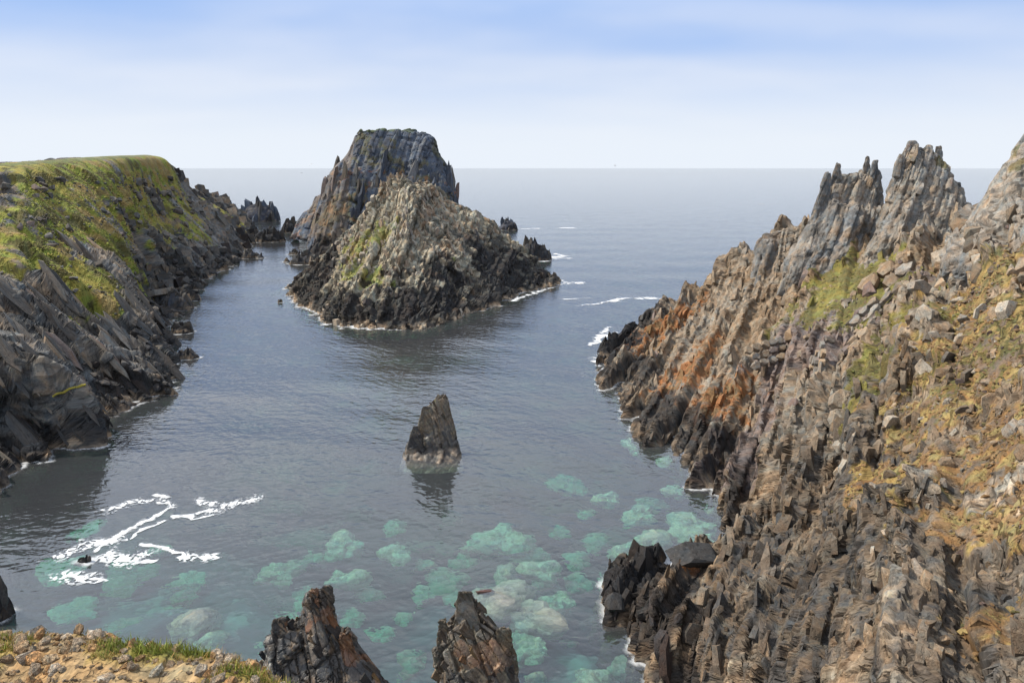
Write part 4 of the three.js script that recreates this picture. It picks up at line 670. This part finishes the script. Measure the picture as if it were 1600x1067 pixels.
// ================================================================== FOAM
{
  const white = new THREE.MeshStandardMaterial({ name: 'foam', color: new THREE.Color(0.62, 0.63, 0.64), roughness: 0.9, vertexColors: true, transparent: true });
  function foam(label, lines, cell, lace, seed) {                     // lines: [[px, py, half width in metres] ...]
    const L = lines.map((l) => l.map(([x, y, w]) => { const p = onSea(x, y); return [p.x, p.z, w]; }));
    const f = (x, z) => { const wx = 1.3 * fbm(x / 1.9, z / 1.9, 0.5, 3, seed + 31), wz = 1.3 * fbm(x / 1.9, z / 1.9, 7.5, 3, seed + 37), q = Math.min(1, cell * 9); x += wx * q; z += wz * q; let m = -9; for (const l of L) for (let k = 0; k + 1 < l.length; k++) { const [ax, az, aw] = l[k], [bx, bz, bw] = l[k + 1], dx = bx - ax, dz = bz - az, t = clamp(((x - ax) * dx + (z - az) * dz) / (dx * dx + dz * dz)), w = lerp(aw, bw, t), d = 1 - Math.hypot(x - ax - dx * t, z - az - dz * t) / w; if (d > m) m = d; } if (m < -0.8) return -1; const s = cell * 9; const h = step(-0.25, 0.45, fbm(x / (cell * 3.4), z / (cell * 3.4), 2.5, 2, seed + 4) * 1.6); return m * 1.15 - 0.42 + lace * 0.75 * fbm(x / s, z / s, seed, 4, seed) - (lace < 0.8 ? 0.75 : 1.05) * h * (1.05 - m * (lace < 0.8 ? 0.9 : 0.25)) * Math.min(1.2, lace + 0.3); };
    let x0 = 1e9, x1 = -1e9, z0 = 1e9, z1 = -1e9; for (const l of L) for (const [x, z, w] of l) { x0 = Math.min(x0, x - 1.8 * w); x1 = Math.max(x1, x + 1.8 * w); z0 = Math.min(z0, z - 1.8 * w); z1 = Math.max(z1, z + 1.8 * w); }
    const nx = Math.min(420, Math.ceil((x1 - x0) / cell)), nz = Math.min(420, Math.ceil((z1 - z0) / cell)), sx = (x1 - x0) / nx, sz = (z1 - z0) / nz, val = new Float32Array((nx + 1) * (nz + 1));
    for (let i = 0; i <= nx; i++) for (let j = 0; j <= nz; j++) val[i * (nz + 1) + j] = f(x0 + i * sx, z0 + j * sz);
    sheet(label, (i, j) => val[i * (nz + 1) + j], nx, nz, x0, z0, sx, sz, 0.85);
  }
  function sheet(label, value, nx, nz, x0, z0, sx, sz, dense, list) {  // thin foam: the film thickens from its ragged edge
    const pos = [], col = [], idx = [], ids = new Map(), EDGE = -0.45;
    const vert = (i, j) => { const key = i * 100003 + j; if (!ids.has(key)) { const x = x0 + i * sx, z = z0 + j * sz; ids.set(key, pos.length / 3); pos.push(x, wave(x, z) + 0.05, z); col.push(1, 1, 1, dense * step(EDGE, 0.55, value(i, j))); } return ids.get(key); };
    const cell = (i, j) => { if (Math.max(value(i, j), value(i + 1, j), value(i, j + 1), value(i + 1, j + 1)) <= EDGE) return; const a = vert(i, j), b = vert(i, j + 1), c = vert(i + 1, j + 1), d = vert(i + 1, j); idx.push(a, b, c, a, c, d); };
    if (list) list(cell); else for (let i = 0; i < nx; i++) for (let j = 0; j < nz; j++) cell(i, j);
    if (!idx.length) return;
    const g = new THREE.BufferGeometry(); g.setAttribute('position', new THREE.Float32BufferAttribute(pos, 3)); g.setAttribute('color', new THREE.Float32BufferAttribute(col, 4)); g.setIndex(idx); g.computeVertexNormals();
    stuff(new THREE.Mesh(g, white), 'sea_foam', label, 'foam');
  }
  {                                                                   // wash round every rock that stands in the sea
    const S = 0.22, grid = new Map(), key = (i, j) => i * 100003 + j;
    for (const [x, z] of shores) {
      const far = Math.hypot(x, z); if (far > 420 || (far < 90 && Math.abs(x + 7.5) < 6)) continue;
      const m = fbm(x / 9, 3.1, z / 9, 3, 77) + 0.12 + 0.3 * step(-110, -170, z); if (m < 0) continue;
      const w = 0.22 + 0.7 * m + far * 0.0016, q = Math.ceil(w / S), ci = Math.round(x / S), cj = Math.round(z / S);
      for (let i = ci - q; i <= ci + q; i++) for (let j = cj - q; j <= cj + q; j++) { const d = 1 - Math.hypot(i * S - x, j * S - z) / w; if (d > -0.3) { const k = key(i, j); if (!((grid.get(k) ?? -9) >= d)) grid.set(k, d); } }
    }
    for (const [k, d] of grid) { const i = Math.round(k / 100003), j = k - i * 100003, x = i * S, z = j * S; grid.set(k, d * 0.9 - 0.62 + 1.1 * fbm(x / 1.1, z / 1.1, 1.5, 4, 79) - 0.35 * Math.max(0, vn(x / 0.4, z / 0.4, 3.3, 80))); }
    const val = (i, j) => grid.get(key(i, j)) ?? -1;
    sheet('thin white wash lapping round the feet of the rocks and cliffs', val, 0, 0, 0, 0, S, S, 0.6, (cell) => { for (const k of grid.keys()) { const i = Math.round(k / 100003), j = k - i * 100003; cell(i, j); } });
  }
  foam('white foam streaks drifting in the left of the cove', [
    [[150, 860, 0.3], [185, 838, 0.55], [225, 815, 0.6], [266, 792, 0.4]], [[208, 842, 0.2], [222, 826, 0.28], [255, 812, 0.22]], [[273, 808, 0.35], [296, 806, 0.5], [305, 811, 0.22], [335, 806, 0.2]], [[305, 803, 0.25], [322, 798, 0.55]],
    [[225, 850, 0.3], [250, 860, 0.3], [283, 870, 0.22]], [[205, 882, 0.4], [235, 880, 0.35]], [[240, 772, 0.4], [258, 776, 0.5]],
  ], 0.07, 0.75, 3);
  foam('thin lacy foam round the streaks in the cove', [[[165, 800, 0.8], [205, 783, 0.7], [245, 782, 0.7], [275, 792, 0.5]], [[90, 870, 1.0], [140, 850, 1.4], [180, 845, 1.2]], [[165, 870, 1.2], [200, 875, 1.3], [230, 862, 1.0]], [[290, 872, 0.8], [335, 868, 0.7]], [[330, 800, 0.8], [400, 780, 1.0]], [[310, 780, 0.6], [340, 790, 0.7]], [[95, 900, 0.9], [150, 905, 1.0]]], 0.06, 1.3, 8);
  foam('white surf along the right foot of the pyramid island', [[[800, 470, 0.9], [845, 455, 1.2], [878, 443, 2.0], [905, 442, 1.8]]], 0.2, 1.3, 12);
  foam('white surf round the wedge skerry behind the island', [[[850, 408, 2.2], [870, 402, 3.5], [878, 398, 2]], [[866, 396, 1.5], [880, 400, 2.5]], [[812, 358, 2], [840, 357, 2]]], 0.5, 0.9, 14);
  foam('breaking white wave off the tip of the right headland', [[[900, 478, 0.5], [940, 474, 0.9], [975, 467, 1.6], [1010, 466, 2.2], [1048, 468, 0.8]], [[880, 468, 0.6], [920, 466, 0.5]]], 0.2, 0.85, 16);
  foam('surf at the dark tip of the right headland', [[[925, 540, 0.8], [940, 528, 1.6], [960, 520, 1.2]], [[926, 560, 0.7], [934, 572, 0.6]], [[928, 535, 0.7], [950, 512, 1.0]]], 0.22, 0.9, 18);
  foam('faint distant whitecaps on the open sea', [[[880, 356, 3], [905, 357, 2]], [[860, 405, 2], [890, 404, 1.6]], [[1170, 319, 2.5], [1220, 318, 2]]], 0.7, 1.6, 24);
}
log('foam');

// ================================================================== THE STONY LEDGE IN FRONT
{
  const edge = [[-700, 930, 7], [-300, 960, 5.2], [0, 990, 4.3], [120, 998, 4.1], [205, 1006, 4.0], [300, 1022, 3.8], [385, 1042, 3.6], [440, 1075, 3.35], [520, 1180, 2.9], [700, 1500, 2.2], [1000, 2300, 1.6]];
  const ctrl = edge.map(([x, y, d]) => { const e = at(x, y, d), back = V(e.x * 0.9, 28.5, 5); return [V(e.x, 14, e.z - 3), V(e.x, 22, e.z - 1.2), V(e.x + 0.05, e.y - 0.9, e.z - 0.25), e, e.clone().lerp(back, 0.15).setY(e.y + 0.18), e.clone().lerp(back, 0.4).setY(lerp(e.y, 28.5, 0.45)), back, V(back.x, 28.6, 14)]; });
  const gf = (x, y, z) => fbm(x / 0.5, y / 0.5, z / 0.5, 4, 95) + 0.11;
  const geo = loft(ctrl, { nu: 420, nv: 240, field: rockField(frame(V(0.3, 0.9, 0.3), V(1, 0, 0)), [[0.3, 0.5, 0.5, 0.05, 'cells'], [0.08, 0.13, 0.12, 0.03, 'cells'], [0.035, 0.05, 0.05, 0.014, 'cells']], 700), uv: (x, y, z) => [x / 1.1, z / 1.1 + y * 0.4], colour: (x, y, z, f, ny, c) => { const k = 0.8 + 0.4 * f.tone2, t = gf(x, y, z), b = t > 0.02 ? (t > 0.2 ? [0.13, 0.12, 0.02] : [0.26, 0.18, 0.06]) : [0.30, 0.20, 0.10]; c[0] = b[0] * k; c[1] = b[1] * k; c[2] = b[2] * k; } });
  const land = structure(new THREE.Mesh(geo, nearRockMaterial), 'clifftop_ledge');
  const near = (x, y, z) => z < -2.4 && y > 25.5 && y < 28.2 && x > -6.5 && x < 0.6;
  const tones = [[0.50, 0.36, 0.22], [0.42, 0.29, 0.17], [0.54, 0.43, 0.31], [0.40, 0.30, 0.20], [0.48, 0.28, 0.13]];
  scatter(land, geo, { frame: frame(V(0, 1, 0), V(1, 0, 0)), shapes: BOULDERS, loose: 6, out: 0.2, seed: 705, count: 4200, size: [5, 24], bias: 2.0, name: 'stone', rest: 'pebbles', low: 20, all: true, where: (x, y, z, r) => near(x, y, z) && (gf(x, y, z) < 0.2 || r() < 0.35), paint: (x, y, z, c, r) => { const t = tones[Math.floor(r() * 5)], k = 0.75 + 0.4 * r(); return [t[0] * k, t[1] * k, t[2] * k]; } });
  // grass: tapering bent blades
  const bl = new THREE.BufferGeometry(); bl.setAttribute('position', new THREE.Float32BufferAttribute([-0.05, 0, 0, 0.05, 0, 0, -0.035, 0.45, 0.08, 0.035, 0.45, 0.08, 0, 1, 0.35], 3)); bl.setIndex([0, 1, 2, 1, 3, 2, 2, 3, 4]); bl.computeVertexNormals();
  const r = rng(707), p = geo.attributes.position, list = [];
  for (let k = 0; k < 900000 && list.length < 60000; k++) { const v = Math.floor(r() * p.count), x = p.getX(v), y = p.getY(v), z = p.getZ(v); if (!near(x, y, z) || gf(x, y, z) < 0.03) continue; for (let q = 0; q < 5; q++) list.push([x + (r() - 0.5) * 0.05, y - 0.005, z + (r() - 0.5) * 0.05]); }
  const gr = new THREE.InstancedMesh(bl, new THREE.MeshStandardMaterial({ name: 'grass_blade', color: 0xffffff, roughness: 0.8, side: THREE.DoubleSide }), list.length), cc = new THREE.Color();
  list.forEach(([x, y, z], i) => { const t = gf(x, y, z), h = 0.018 + 0.05 * r() * (0.5 + clamp(t * 3)), q = new THREE.Quaternion().setFromEuler(new THREE.Euler((r() - 0.5) * 1.0, r() * 6.28, (r() - 0.5) * 1.0)), g = t + (r() - 0.5) * 0.25 > 0.16 ? [0.17, 0.19, 0.025] : r() < 0.5 ? [0.38, 0.24, 0.07] : [0.30, 0.22, 0.06], k = 0.7 + 0.6 * r(); gr.setMatrixAt(i, MX.compose(V(x, y, z), q, V(h * 1.1, h, h))); gr.setColorAt(i, cc.setRGB(g[0] * k, g[1] * k, g[2] * k)); });
  stuff(gr, 'grass', '', '', land);
}

// ================================================================== GULLS
function gull(px, py, d, turn, bank, label) {
  const g = new THREE.Group(), mat = new THREE.MeshStandardMaterial({ name: 'feathers', color: new THREE.Color(0.42, 0.42, 0.43), roughness: 0.9 });
  const body = shade(new THREE.Mesh(new THREE.LatheGeometry([[0.001, -0.30], [0.05, -0.24], [0.075, -0.05], [0.07, 0.1], [0.045, 0.2], [0.05, 0.25], [0.03, 0.3], [0.001, 0.36]].map(([x, y]) => new THREE.Vector2(x, y)), 10), mat)); body.name = 'body'; body.rotation.x = Math.PI / 2; g.add(body);
  for (const s of [-1, 1]) { const sh = new THREE.Shape([[0, -0.09], [0.3, -0.05], [0.62, -0.16], [0.68, -0.17], [0.32, 0.09], [0, 0.09]].map(([x, y]) => new THREE.Vector2(x * s, y))), w = shade(new THREE.Mesh(new THREE.ExtrudeGeometry(sh, { depth: 0.015, bevelEnabled: false }), mat)); w.name = 'wing'; w.rotation.set(Math.PI / 2, s * -0.3, 0); g.add(w); }
  g.position.copy(at(px, py, d)); g.rotation.set(0, turn, bank); thing(g, 'gull', label, 'bird', 'gulls in flight');
}
gull(486, 256, 160, 0.6, 0.4, 'gull in flight against the pale sky left of the stack');
gull(961, 258, 190, 1.2, -0.3, 'gull in flight above the horizon over the open sea');
gull(471, 270, 200, 2.0, 0.3, 'lowest gull, flying just under the horizon left of the stack');
log('done');
renderer.render(scene, camera);
